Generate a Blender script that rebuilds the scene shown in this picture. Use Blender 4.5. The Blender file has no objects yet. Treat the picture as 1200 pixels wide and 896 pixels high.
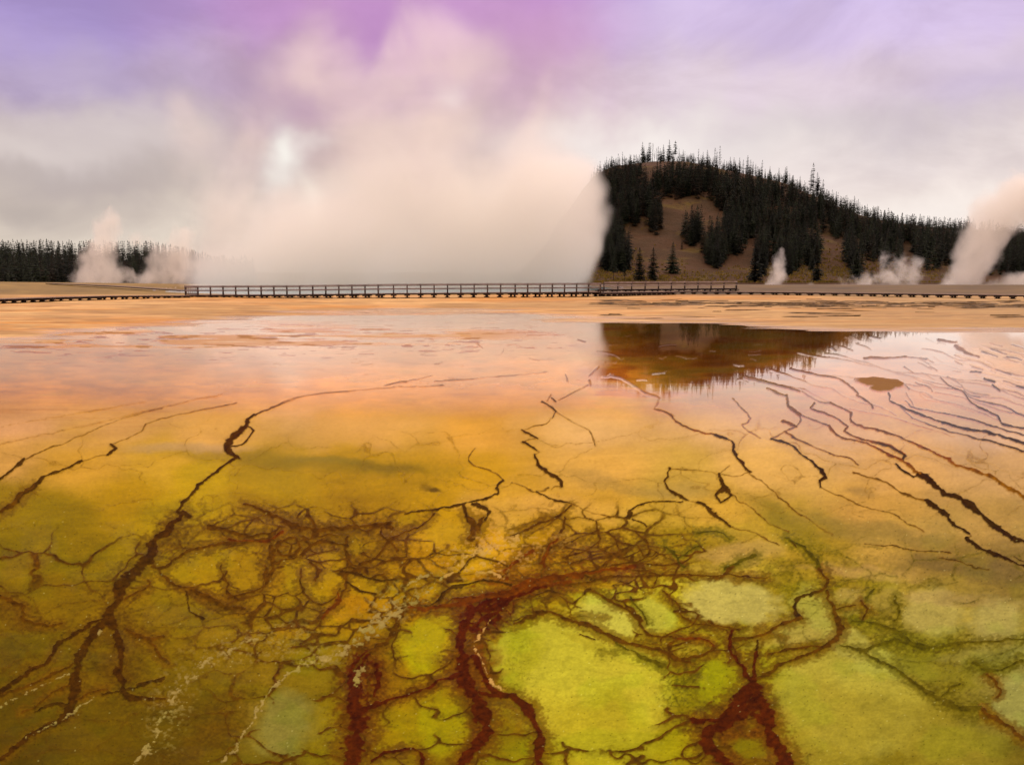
import bpy, bmesh, math, random
import numpy as np
from mathutils import Vector, Matrix

random.seed(7)
RNG = np.random.default_rng(11)
C = bpy.context.scene.collection
scn = bpy.context.scene

# ------------------------------------------------------------------ camera
H = 3.3                                   # eye height above the water, metres
PITCH = math.radians(7.4)
F = 1000.0                                # focal length in photo pixels (photo is 1200 wide)
cp, sp = math.cos(PITCH), math.sin(PITCH)
VH = 448 - F * math.tan(PITCH)            # horizon row

cam_d = bpy.data.cameras.new('camera')
cam = bpy.data.objects.new('camera', cam_d)
C.objects.link(cam)
cam.location = (0, 0, H)
cam.rotation_euler = (math.radians(90) - PITCH, 0, 0)
cam_d.sensor_fit = 'HORIZONTAL'
cam_d.sensor_width = 36.0
cam_d.lens = 36.0 * F / 1200
cam_d.clip_start = 0.1
cam_d.clip_end = 8000
scn.camera = cam


def ray(u, v):
    a = (u - 600.0) / F
    b = (448.0 - v) / F
    return a, cp + b * sp, -sp + b * cp


def ground(u, v, z=0.0):
    a, y, zz = ray(u, v)
    t = (H - z) / -zz
    return a * t, y * t


def at(u, v, d):
    """world point seen at photo pixel (u, v) at forward distance d"""
    a, y, zz = ray(u, v)
    t = d / y
    return a * t, d, H + zz * t


def s2l(c):
    c = np.asarray(c, float) / 255.0
    return np.where(c <= 0.04045, c / 12.92, ((c + 0.055) / 1.055) ** 2.4)


# ------------------------------------------------------------------ numpy noise
def _h(ix, iy, seed):
    n = (ix.astype(np.int64) * 374761393 + iy.astype(np.int64) * 668265263 + seed * 974634777) & 0xffffffff
    n = ((n ^ (n >> 13)) * 1274126177) & 0xffffffff
    return ((n ^ (n >> 16)) & 0xffffff).astype(np.float32) / 16777215.0


def vn(x, y, seed=0):
    ix, iy = np.floor(x), np.floor(y)
    fx, fy = (x - ix).astype(np.float32), (y - iy).astype(np.float32)
    ix, iy = ix.astype(np.int64), iy.astype(np.int64)
    sx, sy = fx * fx * (3 - 2 * fx), fy * fy * (3 - 2 * fy)
    a, b = _h(ix, iy, seed), _h(ix + 1, iy, seed)
    c, d = _h(ix, iy + 1, seed), _h(ix + 1, iy + 1, seed)
    return (a + (b - a) * sx) * (1 - sy) + (c + (d - c) * sx) * sy


def fbm(x, y, o=4, seed=0, g=0.5):
    s, a, t = 0, 1.0, 0
    for i in range(o):
        s = s + a * vn(x * 2 ** i + 17.3 * i, y * 2 ** i - 9.1 * i, seed + i)
        t += a
        a *= g
    return s / t


def sst(a, b, x):
    t = np.clip((x - a) / (b - a), 0, 1)
    return t * t * (3 - 2 * t)


def worley(x, y, seed=0, jit=0.9):
    """F1, F2 and the id of the nearest cell"""
    ix, iy = np.floor(x).astype(np.int64), np.floor(y).astype(np.int64)
    f1 = np.full(x.shape, 9.0, np.float32)
    f2 = f1.copy()
    cid = np.zeros(x.shape, np.float32)
    for dx in (-1, 0, 1):
        for dy in (-1, 0, 1):
            cx, cy = ix + dx, iy + dy
            px = cx + 0.5 + (_h(cx, cy, seed) - 0.5) * jit
            py = cy + 0.5 + (_h(cx, cy, seed + 5) - 0.5) * jit
            d = np.sqrt((px - x) ** 2 + (py - y) ** 2).astype(np.float32)
            near = d < f1
            f2 = np.where(near, f1, np.minimum(f2, d))
            cid = np.where(near, _h(cx, cy, seed + 9), cid)
            f1 = np.where(near, d, f1)
    return f1, f2, cid


# ------------------------------------------------------------------ object helpers
def tag(o, label=None, cat=None, group=None, kind=None):
    if label: o['label'] = label
    if cat: o['category'] = cat
    if group: o['group'] = group
    if kind: o['kind'] = kind
    return o


def mesh_obj(name, verts, faces, mats, parent=None, smooth=False, midx=None):
    me = bpy.data.meshes.new(name)
    verts = np.asarray(verts, np.float32).reshape(-1, 3)
    me.vertices.add(len(verts))
    me.vertices.foreach_set('co', verts.ravel())
    if isinstance(faces, np.ndarray):
        n, k = faces.shape
        me.loops.add(n * k)
        me.polygons.add(n)
        me.polygons.foreach_set('loop_start', np.arange(0, n * k, k, dtype=np.int32))
        me.loops.foreach_set('vertex_index', faces.astype(np.int32).ravel())
    else:
        tot = sum(len(f) for f in faces)
        me.loops.add(tot)
        me.polygons.add(len(faces))
        ls, li = [], []
        for f in faces:
            ls.append(len(li)); li.extend(f)
        me.polygons.foreach_set('loop_start', np.array(ls, np.int32))
        me.loops.foreach_set('vertex_index', np.array(li, np.int32))
    if not isinstance(mats, (list, tuple)): mats = [mats]
    for m in mats: me.materials.append(m)
    if midx is not None: me.polygons.foreach_set('material_index', np.asarray(midx, np.int32))
    if smooth: me.polygons.foreach_set('use_smooth', np.ones(len(me.polygons), bool))
    me.update(calc_edges=True)
    o = bpy.data.objects.new(name, me)
    C.objects.link(o)
    if parent is not None: o.parent = parent
    return o


def empty(name, loc=(0, 0, 0), rz=0.0):
    o = bpy.data.objects.new(name, None)
    C.objects.link(o)
    o.location = loc
    o.rotation_euler = (0, 0, rz)
    o.empty_display_size = 0.5
    return o


def grid_faces(nr, nc):
    i = np.arange(nr * nc).reshape(nr, nc)
    return np.stack([i[1:, :-1], i[1:, 1:], i[:-1, 1:], i[:-1, :-1]], -1).reshape(-1, 4)


def set_col(o, name, rgb):
    a = o.data.attributes.new(name, 'FLOAT_COLOR', 'POINT')
    buf = np.ones((len(o.data.vertices), 4), np.float32)
    buf[:, :3] = rgb.reshape(-1, 3)
    a.data.foreach_set('color', buf.ravel())


def set_f(o, name, f):
    a = o.data.attributes.new(name, 'FLOAT', 'POINT')
    a.data.foreach_set('value', np.asarray(f, np.float32).ravel())


class NT:
    """small node-tree writer"""
    def __init__(self, tree):
        self.t = tree
        tree.nodes.clear()

    def n(self, typ, **kw):
        nd = self.t.nodes.new(typ)
        ins = kw.pop('ins', {})
        for k, v in kw.items(): setattr(nd, k, v)
        for k, v in ins.items():
            s = nd.inputs[k]
            if hasattr(v, 'is_linked') or hasattr(v, 'links'): self.t.links.new(v, s)
            else: s.default_value = v
        return nd

    def m(self, op, a, b=0.0, c=None, clamp=False):
        ins = {0: a, 1: b}
        if c is not None: ins[2] = c
        return self.n('ShaderNodeMath', operation=op, use_clamp=clamp, ins=ins).outputs[0]

    def mix(self, f, a, b, blend='MIX'):
        return self.n('ShaderNodeMix', data_type='RGBA', blend_type=blend, ins={0: f, 6: a, 7: b}).outputs[2]

    def remap(self, x, a, b, c=0.0, d=1.0, smooth=True):
        return self.n('ShaderNodeMapRange', interpolation_type='SMOOTHSTEP' if smooth else 'LINEAR',
                      ins={0: x, 1: a, 2: b, 3: c, 4: d}).outputs[0]

    def noise(self, vec, scale, detail=3.0, rough=0.5, dist=0.0):
        return self.n('ShaderNodeTexNoise', ins={'Vector': vec, 'Scale': scale, 'Detail': detail, 'Roughness': rough, 'Distortion': dist}).outputs[0]


def new_mat(name):
    m = bpy.data.materials.new(name)
    m.use_nodes = True
    return m, NT(m.node_tree)


def plain_mat(name, c1, c2, scale, rough=0.9, spec=0.2, detail=4.0, stretch=(1, 1, 1), bump=0.0, lo=0.35, hi=0.65):
    m, t = new_mat(name)
    geo = t.n('ShaderNodeTexCoord').outputs['Object']
    mp = t.n('ShaderNodeMapping', ins={0: geo, 3: stretch}).outputs[0]
    nz = t.noise(mp, scale, detail, 0.6)
    col = t.mix(t.remap(nz, lo, hi), (*c1, 1), (*c2, 1))
    b = t.n('ShaderNodeBsdfPrincipled', ins={'Base Color': col, 'Roughness': rough, 'Specular IOR Level': spec})
    if bump:
        bp = t.n('ShaderNodeBump', ins={'Strength': bump, 'Height': nz, 'Distance': 0.05})
        t.t.links.new(bp.outputs[0], b.inputs['Normal'])
    o = t.n('ShaderNodeOutputMaterial')
    t.t.links.new(b.outputs[0], o.inputs[0])
    return m


# ================================================================== world and sun
SUN_EL, SUN_AZ = math.radians(56), math.radians(16)      # high behind the cloud, ahead and to the right
w = bpy.data.worlds.new('World')
scn.world = w
w.use_nodes = True
t = NT(w.node_tree)
gen = t.n('ShaderNodeTexCoord').outputs['Generated']
warpn = t.n('ShaderNodeTexNoise', ins={'Vector': gen, 'Scale': 7.0, 'Detail': 4.0, 'Roughness': 0.55})
wsub = t.n('ShaderNodeVectorMath', operation='SUBTRACT', ins={0: warpn.outputs[1], 1: (0.5, 0.5, 0.5)}).outputs[0]
wsc = t.n("ShaderNodeVectorMath", operation="SCALE", ins={0: wsub, 3: 0.12}).outputs[0]
wdir = t.n('ShaderNodeVectorMath', operation='ADD', ins={0: gen, 1: wsc}).outputs[0]
sx = t.n('ShaderNodeSeparateXYZ', ins={0: wdir})
X, Y, Z = sx.outputs
s0 = t.n('ShaderNodeSeparateXYZ', ins={0: gen})
Z0 = s0.outputs[2]


def ramp(x, stops, interp='EASE'):
    nd = t.n('ShaderNodeValToRGB', ins={0: x})
    cr = nd.color_ramp
    cr.interpolation = interp
    while len(cr.elements) < len(stops): cr.elements.new(0.5)
    for e, (p, c) in zip(cr.elements, stops):
        e.position = p
        e.color = (*c, 1)
    return nd.outputs[0]


# cloud colour by height (sine of elevation) on the left, centre and right of the view
zr = t.m('MULTIPLY', Z, 2.2, clamp=True)
left_c = ramp(zr, [(0.0, s2l((224, 212, 196))), (0.17, s2l((216, 202, 190))), (0.30, s2l((208, 194, 192))), (0.44, s2l((182, 164, 196))), (0.58, s2l((172, 152, 208))), (0.72, s2l((166, 140, 206))), (1.0, s2l((215, 205, 215)))])
mid_c = ramp(zr, [(0.0, s2l((224, 205, 190))), (0.17, s2l((214, 196, 184))), (0.30, s2l((212, 186, 184))), (0.44, s2l((206, 172, 192))), (0.58, s2l((202, 156, 202))), (0.72, s2l((188, 138, 198))), (1.0, s2l((215, 205, 215)))])
right_c = ramp(zr, [(0.0, s2l((240, 222, 212))), (0.15, s2l((246, 232, 224))), (0.27, s2l((230, 216, 214))), (0.42, s2l((222, 204, 216))), (0.56, s2l((212, 192, 228))), (0.70, s2l((190, 172, 224))), (1.0, s2l((215, 205, 215)))])
c1 = t.mix(t.remap(X, -0.42, -0.20), left_c, mid_c)
cloud = t.mix(t.remap(X, 0.0, 0.20), c1, right_c)
# large soft cloud structure
st = t.n('ShaderNodeMapping', ins={0: gen, 3: (1.0, 1.0, 2.3)}).outputs[0]
n1 = t.noise(st, 5.0, 7.0, 0.58, 0.5)
cloud = t.mix(1.0, cloud, t.mix(t.remap(n1, 0.28, 0.72), (0.88, 0.85, 0.85, 1), (1.14, 1.14, 1.12, 1)), 'MULTIPLY')


def spot(u, v, ru, rv, col, amt):
    global cloud
    a, y, z = ray(u, v)
    l = math.sqrt(a * a + y * y + z * z)
    dx = t.m('DIVIDE', t.m('SUBTRACT', X, a / l), ru / F)
    dz = t.m('DIVIDE', t.m('SUBTRACT', Z, z / l), rv / F)
    d2 = t.m('ADD', t.m('MULTIPLY', dx, dx), t.m('MULTIPLY', dz, dz))
    g = t.m('EXPONENT', t.m('MULTIPLY', d2, -1.0))
    ahead = t.m('GREATER_THAN', Y, 0.0)
    g = t.m('MULTIPLY', t.m('MULTIPLY', g, ahead), amt)
    cloud = t.mix(g, cloud, (*s2l(col), 1))


spot(346, 165, 22, 26, (255, 250, 240), 0.95)
spot(330, 195, 16, 16, (250, 242, 232), 0.6)
spot(372, 160, 26, 12, (240, 226, 220), 0.6)
spot(366, 232, 12, 26, (250, 240, 225), 0.7)
spot(525, 118, 20, 18, (240, 222, 222), 0.7)
spot(120, 150, 90, 30, (222, 208, 205), 0.6)
spot(60, 200, 120, 22, (182, 168, 165), 0.55)
spot(30, 238, 50, 14, (178, 164, 158), 0.6)
spot(760, 178, 150, 26, (255, 245, 238), 0.85)
spot(1050, 246, 95, 24, (255, 244, 236), 0.8)
spot(900, 190, 60, 40, (250, 238, 232), 0.4)
spot(1000, 150, 160, 26, (204, 192, 196), 0.5)
spot(1180, 95, 70, 30, (190, 172, 216), 0.4)
spot(440, 20, 170, 40, (190, 134, 196), 0.5)
spot(620, 60, 60, 60, (206, 160, 190), 0.45)
spot(150, 215, 60, 12, (186, 170, 166), 0.5)
spot(40, 170, 60, 12, (226, 212, 206), 0.6)
# the clouded dome brightens towards the zenith
zen = ramp(t.m('MULTIPLY', Z0, 1.0, clamp=True), [(0.0, (0, 0, 0)), (0.30, (0.0, 0.0, 0.0)), (0.62, (1, 1, 1)), (1.0, (1, 1, 1))])
cloud = t.mix(1.0, cloud, t.mix(zen, (1, 1, 1, 1), (3.2, 2.85, 2.5, 1)), 'MULTIPLY')
sky = t.n('ShaderNodeTexSky', sky_type='NISHITA', sun_disc=False, sun_elevation=SUN_EL, sun_rotation=SUN_AZ, altitude=2200.0)
skyc = t.mix(0.96, sky.outputs[0], t.mix(1.0, cloud, (10, 10, 10, 1), 'MULTIPLY'))
bg = t.n('ShaderNodeBackground', ins={0: skyc, 1: 0.1})
wo = t.n('ShaderNodeOutputWorld')
t.t.links.new(bg.outputs[0], wo.inputs[0])

sun_d = bpy.data.lights.new('sun', 'SUN')
sun_d.energy = 0.8
sun_d.angle = math.radians(14)
sun_d.color = (1.0, 0.93, 0.82)
sun = bpy.data.objects.new('sun', sun_d)
C.objects.link(sun)
sdir = Vector((math.sin(SUN_AZ) * math.cos(SUN_EL), math.cos(SUN_AZ) * math.cos(SUN_EL), math.sin(SUN_EL)))
sun.rotation_euler = (-sdir).to_track_quat('-Z', 'Y').to_euler()
sun.location = (0, 0, 200)

# ================================================================== the shallow water and its bacterial mats
# One sheet from just in front of the viewpoint to the far shore; its vertices follow a fan of rows and columns so that
# the near mats carry the finest detail.  Colours are the mats' own, plus vignette darkening painted in at lower left.
NR, NC = 760, 1600
v_rows = np.concatenate([np.linspace(366, 960, NR - 24), np.geomspace(968, 2600, 24)])
u_cols = np.linspace(-160, 1360, NC)
U, V = np.meshgrid(u_cols.astype(np.float32), v_rows.astype(np.float32))
gx, gy = ground(U.astype(np.float64), V.astype(np.float64))
DV = (960 - 366) / (NR - 25)
DU = 1520.0 / (NC - 1)

# noise warp, in chart units (the chart behaves like log distance, so features shrink as they recede)
w1x, w1y = fbm(U / 26, V / 18, 3, 1) - 0.5, fbm(U / 26, V / 18, 3, 31) - 0.5
w2x, w2y = fbm(U / 7, V / 5, 2, 61) - 0.5, fbm(U / 7, V / 5, 2, 91) - 0.5
grow = sst(430, 640, V)                       # raggedness grows towards the viewer
WU = U + w1x * (5 + 9 * grow) + w2x * (2.0 + 1.8 * grow)
WV = V + w1y * (2 + 6 * grow) + w2y * (1.2 + 1.4 * grow)
grain = fbm(U / 3.1, V / 2.3, 2, 121)
grain2 = fbm(U / 9.0, V / 6.0, 3, 141)

# light estimate used only to turn the colours seen in the photograph into reflectances
delta = np.arctan2(H, gy)
ci = np.sin(delta)
st_ = np.sqrt(np.maximum(0, 1 - (1 - ci ** 2) / 1.33 ** 2))
Rs = ((ci - 1.33 * st_) / (ci + 1.33 * st_)) ** 2
Rp = ((st_ - 1.33 * ci) / (st_ + 1.33 * ci)) ** 2
R1 = 0.5 * (Rs + Rp)
rgt = sst(640, 950, U)
FILM = 0.006 + 0.994 * (1 - sst(380 + 15 * rgt, 500 + 70 * rgt, V)) ** 1.3      # the film of water thins out over the near mats
FILM = np.maximum(FILM, 0.014 * sst(0.52, 0.64, fbm(U / 46, V / 24, 3, 869)) * sst(560, 640, V))
FILM = FILM * (1 - 0.55 * (1 - sst(60, 330, U)))
f0 = np.sqrt(0.0201 * FILM)
eta = (1 + f0) / (1 - f0)
st_ = np.sqrt(np.maximum(0, 1 - (1 - ci ** 2) / eta ** 2))
Rf = 0.5 * (((ci - eta * st_) / (ci + eta * st_)) ** 2 + ((st_ - eta * ci) / (st_ + eta * ci)) ** 2)
RT = 1 - (1 - Rf) * (1 - 0.75 * FILM ** 2 * R1)
SKY = np.array([0.72, 0.60, 0.51])
E = np.array([1.95, 1.57, 1.42])


def albedo(rgb_lin, rt):
    rt = rt[..., None]
    a = (rgb_lin - rt * SKY) / (E * (1 - rt))
    return np.clip(np.maximum(a, rgb_lin * 0.30), 0.002, 0.85)


BASE = [  # photo pixel and the mat colour there; lower-left entries also carry painted vignette darkening
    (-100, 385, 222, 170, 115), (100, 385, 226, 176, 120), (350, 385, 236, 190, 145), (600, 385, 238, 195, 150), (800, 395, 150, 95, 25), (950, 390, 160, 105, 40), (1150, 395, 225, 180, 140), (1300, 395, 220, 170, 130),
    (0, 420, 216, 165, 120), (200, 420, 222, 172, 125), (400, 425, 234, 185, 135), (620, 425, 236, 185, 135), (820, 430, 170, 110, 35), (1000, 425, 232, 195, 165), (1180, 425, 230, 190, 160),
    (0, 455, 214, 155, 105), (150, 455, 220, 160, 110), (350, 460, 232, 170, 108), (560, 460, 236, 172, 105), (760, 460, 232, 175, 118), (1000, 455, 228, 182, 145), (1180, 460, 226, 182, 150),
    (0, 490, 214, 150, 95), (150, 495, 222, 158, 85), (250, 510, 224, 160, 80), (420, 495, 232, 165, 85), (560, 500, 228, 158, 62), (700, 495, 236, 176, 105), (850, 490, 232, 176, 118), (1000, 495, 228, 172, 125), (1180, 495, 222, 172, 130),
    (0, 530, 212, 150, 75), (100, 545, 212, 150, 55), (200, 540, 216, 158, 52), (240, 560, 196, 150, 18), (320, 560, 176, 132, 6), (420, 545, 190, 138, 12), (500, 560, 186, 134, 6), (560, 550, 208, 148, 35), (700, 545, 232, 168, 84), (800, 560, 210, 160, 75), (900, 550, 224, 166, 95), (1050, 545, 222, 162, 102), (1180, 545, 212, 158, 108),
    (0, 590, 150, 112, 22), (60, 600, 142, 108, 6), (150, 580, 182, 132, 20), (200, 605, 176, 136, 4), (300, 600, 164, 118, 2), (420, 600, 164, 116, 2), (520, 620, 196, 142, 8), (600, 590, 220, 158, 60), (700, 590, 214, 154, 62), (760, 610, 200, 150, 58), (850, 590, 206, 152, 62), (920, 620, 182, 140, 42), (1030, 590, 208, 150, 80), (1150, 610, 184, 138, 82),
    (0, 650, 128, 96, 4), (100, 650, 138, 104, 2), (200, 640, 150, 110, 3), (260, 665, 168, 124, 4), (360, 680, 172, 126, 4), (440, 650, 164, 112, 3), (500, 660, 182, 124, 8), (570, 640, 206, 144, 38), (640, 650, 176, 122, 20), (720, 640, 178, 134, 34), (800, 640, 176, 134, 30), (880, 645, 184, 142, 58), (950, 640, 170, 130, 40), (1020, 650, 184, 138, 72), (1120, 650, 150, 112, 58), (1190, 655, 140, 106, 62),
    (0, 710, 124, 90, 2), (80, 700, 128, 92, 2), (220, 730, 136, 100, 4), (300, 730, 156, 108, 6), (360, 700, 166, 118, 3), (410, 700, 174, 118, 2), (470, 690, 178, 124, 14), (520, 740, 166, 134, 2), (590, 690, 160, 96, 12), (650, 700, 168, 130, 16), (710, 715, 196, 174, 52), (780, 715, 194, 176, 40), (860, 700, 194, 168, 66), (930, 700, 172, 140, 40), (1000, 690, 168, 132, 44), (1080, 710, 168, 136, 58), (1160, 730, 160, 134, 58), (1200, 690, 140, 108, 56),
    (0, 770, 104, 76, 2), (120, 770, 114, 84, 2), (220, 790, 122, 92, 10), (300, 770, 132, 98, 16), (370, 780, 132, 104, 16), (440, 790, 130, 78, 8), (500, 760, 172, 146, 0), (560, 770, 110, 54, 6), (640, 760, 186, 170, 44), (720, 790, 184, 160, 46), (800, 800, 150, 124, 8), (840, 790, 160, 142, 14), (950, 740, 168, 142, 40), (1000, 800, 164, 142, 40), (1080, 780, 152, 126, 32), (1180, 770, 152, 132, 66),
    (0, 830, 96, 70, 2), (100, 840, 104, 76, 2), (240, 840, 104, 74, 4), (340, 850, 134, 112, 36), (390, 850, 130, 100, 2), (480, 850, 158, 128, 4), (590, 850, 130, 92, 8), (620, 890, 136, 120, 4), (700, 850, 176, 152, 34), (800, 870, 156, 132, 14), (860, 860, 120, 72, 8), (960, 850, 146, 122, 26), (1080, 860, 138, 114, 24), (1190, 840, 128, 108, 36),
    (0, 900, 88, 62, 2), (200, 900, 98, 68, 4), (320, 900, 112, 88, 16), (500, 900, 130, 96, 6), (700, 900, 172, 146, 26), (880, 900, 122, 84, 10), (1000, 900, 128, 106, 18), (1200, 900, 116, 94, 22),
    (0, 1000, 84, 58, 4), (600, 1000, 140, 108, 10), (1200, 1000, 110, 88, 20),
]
bp = np.array(BASE, float)
cu = np.linspace(-160, 1360, 305)
cv = np.concatenate([np.linspace(360, 1000, 161), [2700.0]])
CU, CV = np.meshgrid(cu, cv)
wsum = np.zeros(CU.shape)
acc = np.zeros(CU.shape + (3,))
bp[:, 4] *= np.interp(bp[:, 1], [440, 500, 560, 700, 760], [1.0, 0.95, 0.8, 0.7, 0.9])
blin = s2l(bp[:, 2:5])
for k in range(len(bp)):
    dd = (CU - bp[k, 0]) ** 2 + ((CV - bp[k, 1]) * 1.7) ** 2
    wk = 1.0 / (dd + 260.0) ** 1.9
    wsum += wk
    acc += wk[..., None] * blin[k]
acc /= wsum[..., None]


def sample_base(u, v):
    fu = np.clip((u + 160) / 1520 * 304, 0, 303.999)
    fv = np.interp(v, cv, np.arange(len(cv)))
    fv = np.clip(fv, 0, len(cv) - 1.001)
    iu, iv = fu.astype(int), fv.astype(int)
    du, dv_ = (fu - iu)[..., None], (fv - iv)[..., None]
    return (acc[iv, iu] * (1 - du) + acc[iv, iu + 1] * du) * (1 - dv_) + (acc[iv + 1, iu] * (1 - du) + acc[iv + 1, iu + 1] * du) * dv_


# flow-drawn streaks across the mats
stk = fbm(U / 70 + w1x, V / 5.5 + U / 60, 3, 201)
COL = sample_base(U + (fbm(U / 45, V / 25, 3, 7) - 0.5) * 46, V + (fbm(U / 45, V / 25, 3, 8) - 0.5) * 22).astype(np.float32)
big = fbm(U / 60, V / 30, 4, 301)
COL *= (1 + 0.07 * sst(560, 640, V) + 0.34 * (big - 0.5) + 0.22 * (stk - 0.5) * sst(430, 560, V))[..., None]


def soft_shape(u, v, ru, rv, rot, edge, rag=0.35):
    """mask of a ragged oval mat"""
    c, s = math.cos(math.radians(rot)), math.sin(math.radians(rot))
    dx, dy = WU - u, WV - v
    a, b = (dx * c + dy * s) / ru, (-dx * s + dy * c) / rv
    d = np.sqrt(a * a + b * b) + (grain2 - 0.5) * rag
    return 1 - sst(1 - edge, 1 + edge, d)


def lay(mask, rgb, amt=1.0):
    global COL
    m = (mask * amt)[..., None]
    COL = COL * (1 - m) + s2l(rgb).astype(np.float32) * m


# bright mats (the big lime ones in front, the paler ones to the right)
OVALS = [
    (690, 800, 98, 78, 22, .16, (206, 182, 44), .85), (640, 765, 62, 42, 0, .2, (200, 180, 44), .8), (700, 870, 70, 60, 0, .3, (184, 156, 26), .7),
    (1000, 822, 88, 62, 14, .18, (184, 162, 52), .85), (965, 855, 60, 60, 0, .3, (170, 144, 36), .7), (1090, 862, 90, 34, 25, .3, (158, 134, 34), .7),
    (712, 720, 38, 17, 32, .2, (208, 190, 66), .85), (766, 722, 27, 24, 20, .25, (198, 182, 54), .85), (862, 706, 52, 27, 8, .2, (198, 174, 78), .9), (930, 735, 20, 14, 0, .3, (180, 160, 60), .7),
    (1006, 760, 60, 17, 30, .25, (188, 168, 66), .8), (1090, 716, 36, 27, 10, .25, (188, 162, 74), .8), (1168, 728, 36, 27, 0, .3, (182, 158, 76), .8), (1070, 785, 34, 14, 12, .35, (150, 130, 34), .7),
    (1190, 825, 24, 32, 10, .25, (164, 152, 70), .8), (955, 712, 28, 22, 20, .3, (188, 166, 68), .7), (996, 700, 24, 10, 0, .3, (180, 148, 62), .7), (996, 714, 18, 7, 0, .3, (178, 146, 56), .6),
    (846, 800, 26, 26, 20, .2, (164, 150, 12), .9), (840, 790, 16, 18, 0, .3, (158, 148, 8), .8), (804, 760, 22, 11, 0, .3, (180, 150, 34), .7),
    (870, 650, 44, 14, -6, .3, (196, 150, 66), .8), (1100, 700, 60, 8, 4, .5, (188, 146, 78), .4), (1010, 668, 60, 8, 4, .5, (200, 150, 78), .5),
    (500, 752, 20, 36, 8, .2, (178, 152, 0), .85), (520, 850, 30, 36, -8, .25, (172, 146, 2), .75), (468, 855, 22, 26, 8, .3, (164, 126, 6), .6), (612, 770, 20, 40, 10, .3, (160, 146, 6), .5),
    (340, 848, 40, 34, -40, .25, (140, 122, 46), .85), (380, 862, 26, 36, 0, .4, (136, 108, 0), .6), (300, 745, 40, 10, -20, .5, (150, 116, 30), .4),
    (238, 662, 34, 22, -6, .2, (172, 128, 4), .8), (288, 668, 20, 26, 0, .2, (170, 124, 2), .8), (345, 668, 16, 18, -30, .2, (174, 130, 2), .8), (378, 688, 20, 22, 30, .2, (180, 134, 2), .8),
    (408, 712, 26, 14, 0, .3, (182, 122, 4), .8), (425, 684, 18, 13, 10, .2, (184, 136, 6), .8), (448, 690, 14, 11, 0, .2, (184, 136, 6), .8), (334, 641, 10, 8, 0, .3, (168, 122, 4), .7),
    (540, 622, 40, 16, -8, .2, (198, 146, 12), .8), (490, 682, 28, 13, -22, .25, (150, 108, 6), .75), (545, 690, 44, 9, -9, .2, (178, 130, 6), .8), (250, 625, 14, 8, -10, .3, (170, 126, 4), .7),
    (640, 590, 40, 12, 0, .4, (222, 160, 72), .5), (575, 600, 40, 18, 20, .3, (216, 156, 60), .6), (700, 600, 50, 10, 6, .4, (214, 156, 60), .5),
    (670, 662, 22, 9, -12, .3, (188, 138, 18), .7), (715, 655, 20, 12, -10, .3, (192, 142, 40), .7), (700, 682, 26, 5, 0, .3, (196, 140, 22), .8), (845, 672, 60, 8, 3, .4, (190, 150, 50), .5), (770, 655, 40, 10, 0, .4, (184, 142, 40), .5),
    (350, 540, 150, 8, 4, .6, (132, 104, 26), .5), (450, 546, 50, 5, 8, .6, (120, 92, 12), .55), (720, 566, 60, 8, 12, .6, (150, 116, 60), .4), (800, 575, 40, 8, 8, .6, (156, 124, 62), .4), (1008, 575, 16, 5, 4, .6, (160, 118, 60), .55), (504, 569, 7, 3, 0, .5, (84, 56, 6), .85),
    (220, 525, 60, 5, 0, .6, (196, 150, 100), .5), (380, 538, 40, 4, 2, .6, (148, 122, 52), .4), (1010, 620, 110, 10, 10, .6, (128, 104, 46), .45), (1130, 665, 90, 10, 6, .6, (112, 86, 44), .5), (920, 610, 60, 8, 30, .6, (140, 112, 30), .5),
]
OVALS += [(300, 642, 15, 6, -4, .25, (172, 126, 4), .8), (266, 646, 12, 5, 0, .3, (170, 126, 4), .7), (408, 641, 15, 9, 0, .25, (170, 122, 4), .8), (374, 656, 12, 8, 0, .25, (172, 124, 4), .7), (446, 654, 11, 7, 0, .3, (174, 124, 4), .7),
          (396, 664, 9, 7, 0, .3, (174, 124, 4), .7), (466, 662, 12, 7, 10, .3, (178, 128, 6), .7), (213, 654, 12, 8, -30, .25, (166, 122, 4), .8), (478, 612, 18, 7, -10, .3, (180, 134, 8), .7), (430, 640, 8, 6, 0, .3, (170, 120, 6), .6),
          (268, 742, 34, 12, -20, .4, (150, 112, 10), .5), (158, 690, 9, 7, -30, .25, (150, 112, 4), .8), (108, 752, 14, 14, -40, .3, (126, 94, 2), .6), (60, 775, 30, 10, -30, .3, (116, 86, 2), .6), (112, 800, 18, 16, 0, .3, (122, 86, 4), .6),
          (584, 742, 7, 14, 10, .3, (150, 96, 6), .6), (575, 812, 6, 10, -10, .3, (136, 60, 4), .7), (566, 738, 6, 6, 0, .3, (150, 92, 6), .6), (588, 722, 5, 8, 20, .3, (150, 96, 10), .6), (880, 838, 9, 16, 0, .2, (132, 100, 8), .85), (876, 878, 18, 14, 0, .3, (140, 118, 8), .8),
          (626, 862, 8, 40, 0, .3, (140, 120, 4), .6), (590, 860, 20, 36, 0, .35, (136, 108, 4), .7), (734, 700, 14, 9, 20, .3, (176, 146, 20), .7), (818, 762, 18, 8, -4, .3, (176, 150, 30), .8), (882, 740, 16, 9, -10, .3, (176, 150, 44), .7), (905, 752, 34, 9, -8, .3, (174, 148, 44), .7), (935, 745, 28, 10, -10, .3, (184, 156, 62), .7),
          (786, 752, 8, 5, 0, .3, (160, 130, 24), .6), (688, 752, 26, 6, 24, .35, (176, 152, 30), .6), (1140, 700, 50, 8, 4, .4, (160, 128, 58), .4), (1040, 700, 16, 16, 0, .35, (166, 138, 50), .6), (1130, 768, 34, 8, -6, .4, (156, 136, 50), .6), (1120, 795, 28, 14, 10, .4, (140, 122, 26), .7)]
clumps = fbm(U / 3.4, V / 2.4, 3, 461)
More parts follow.
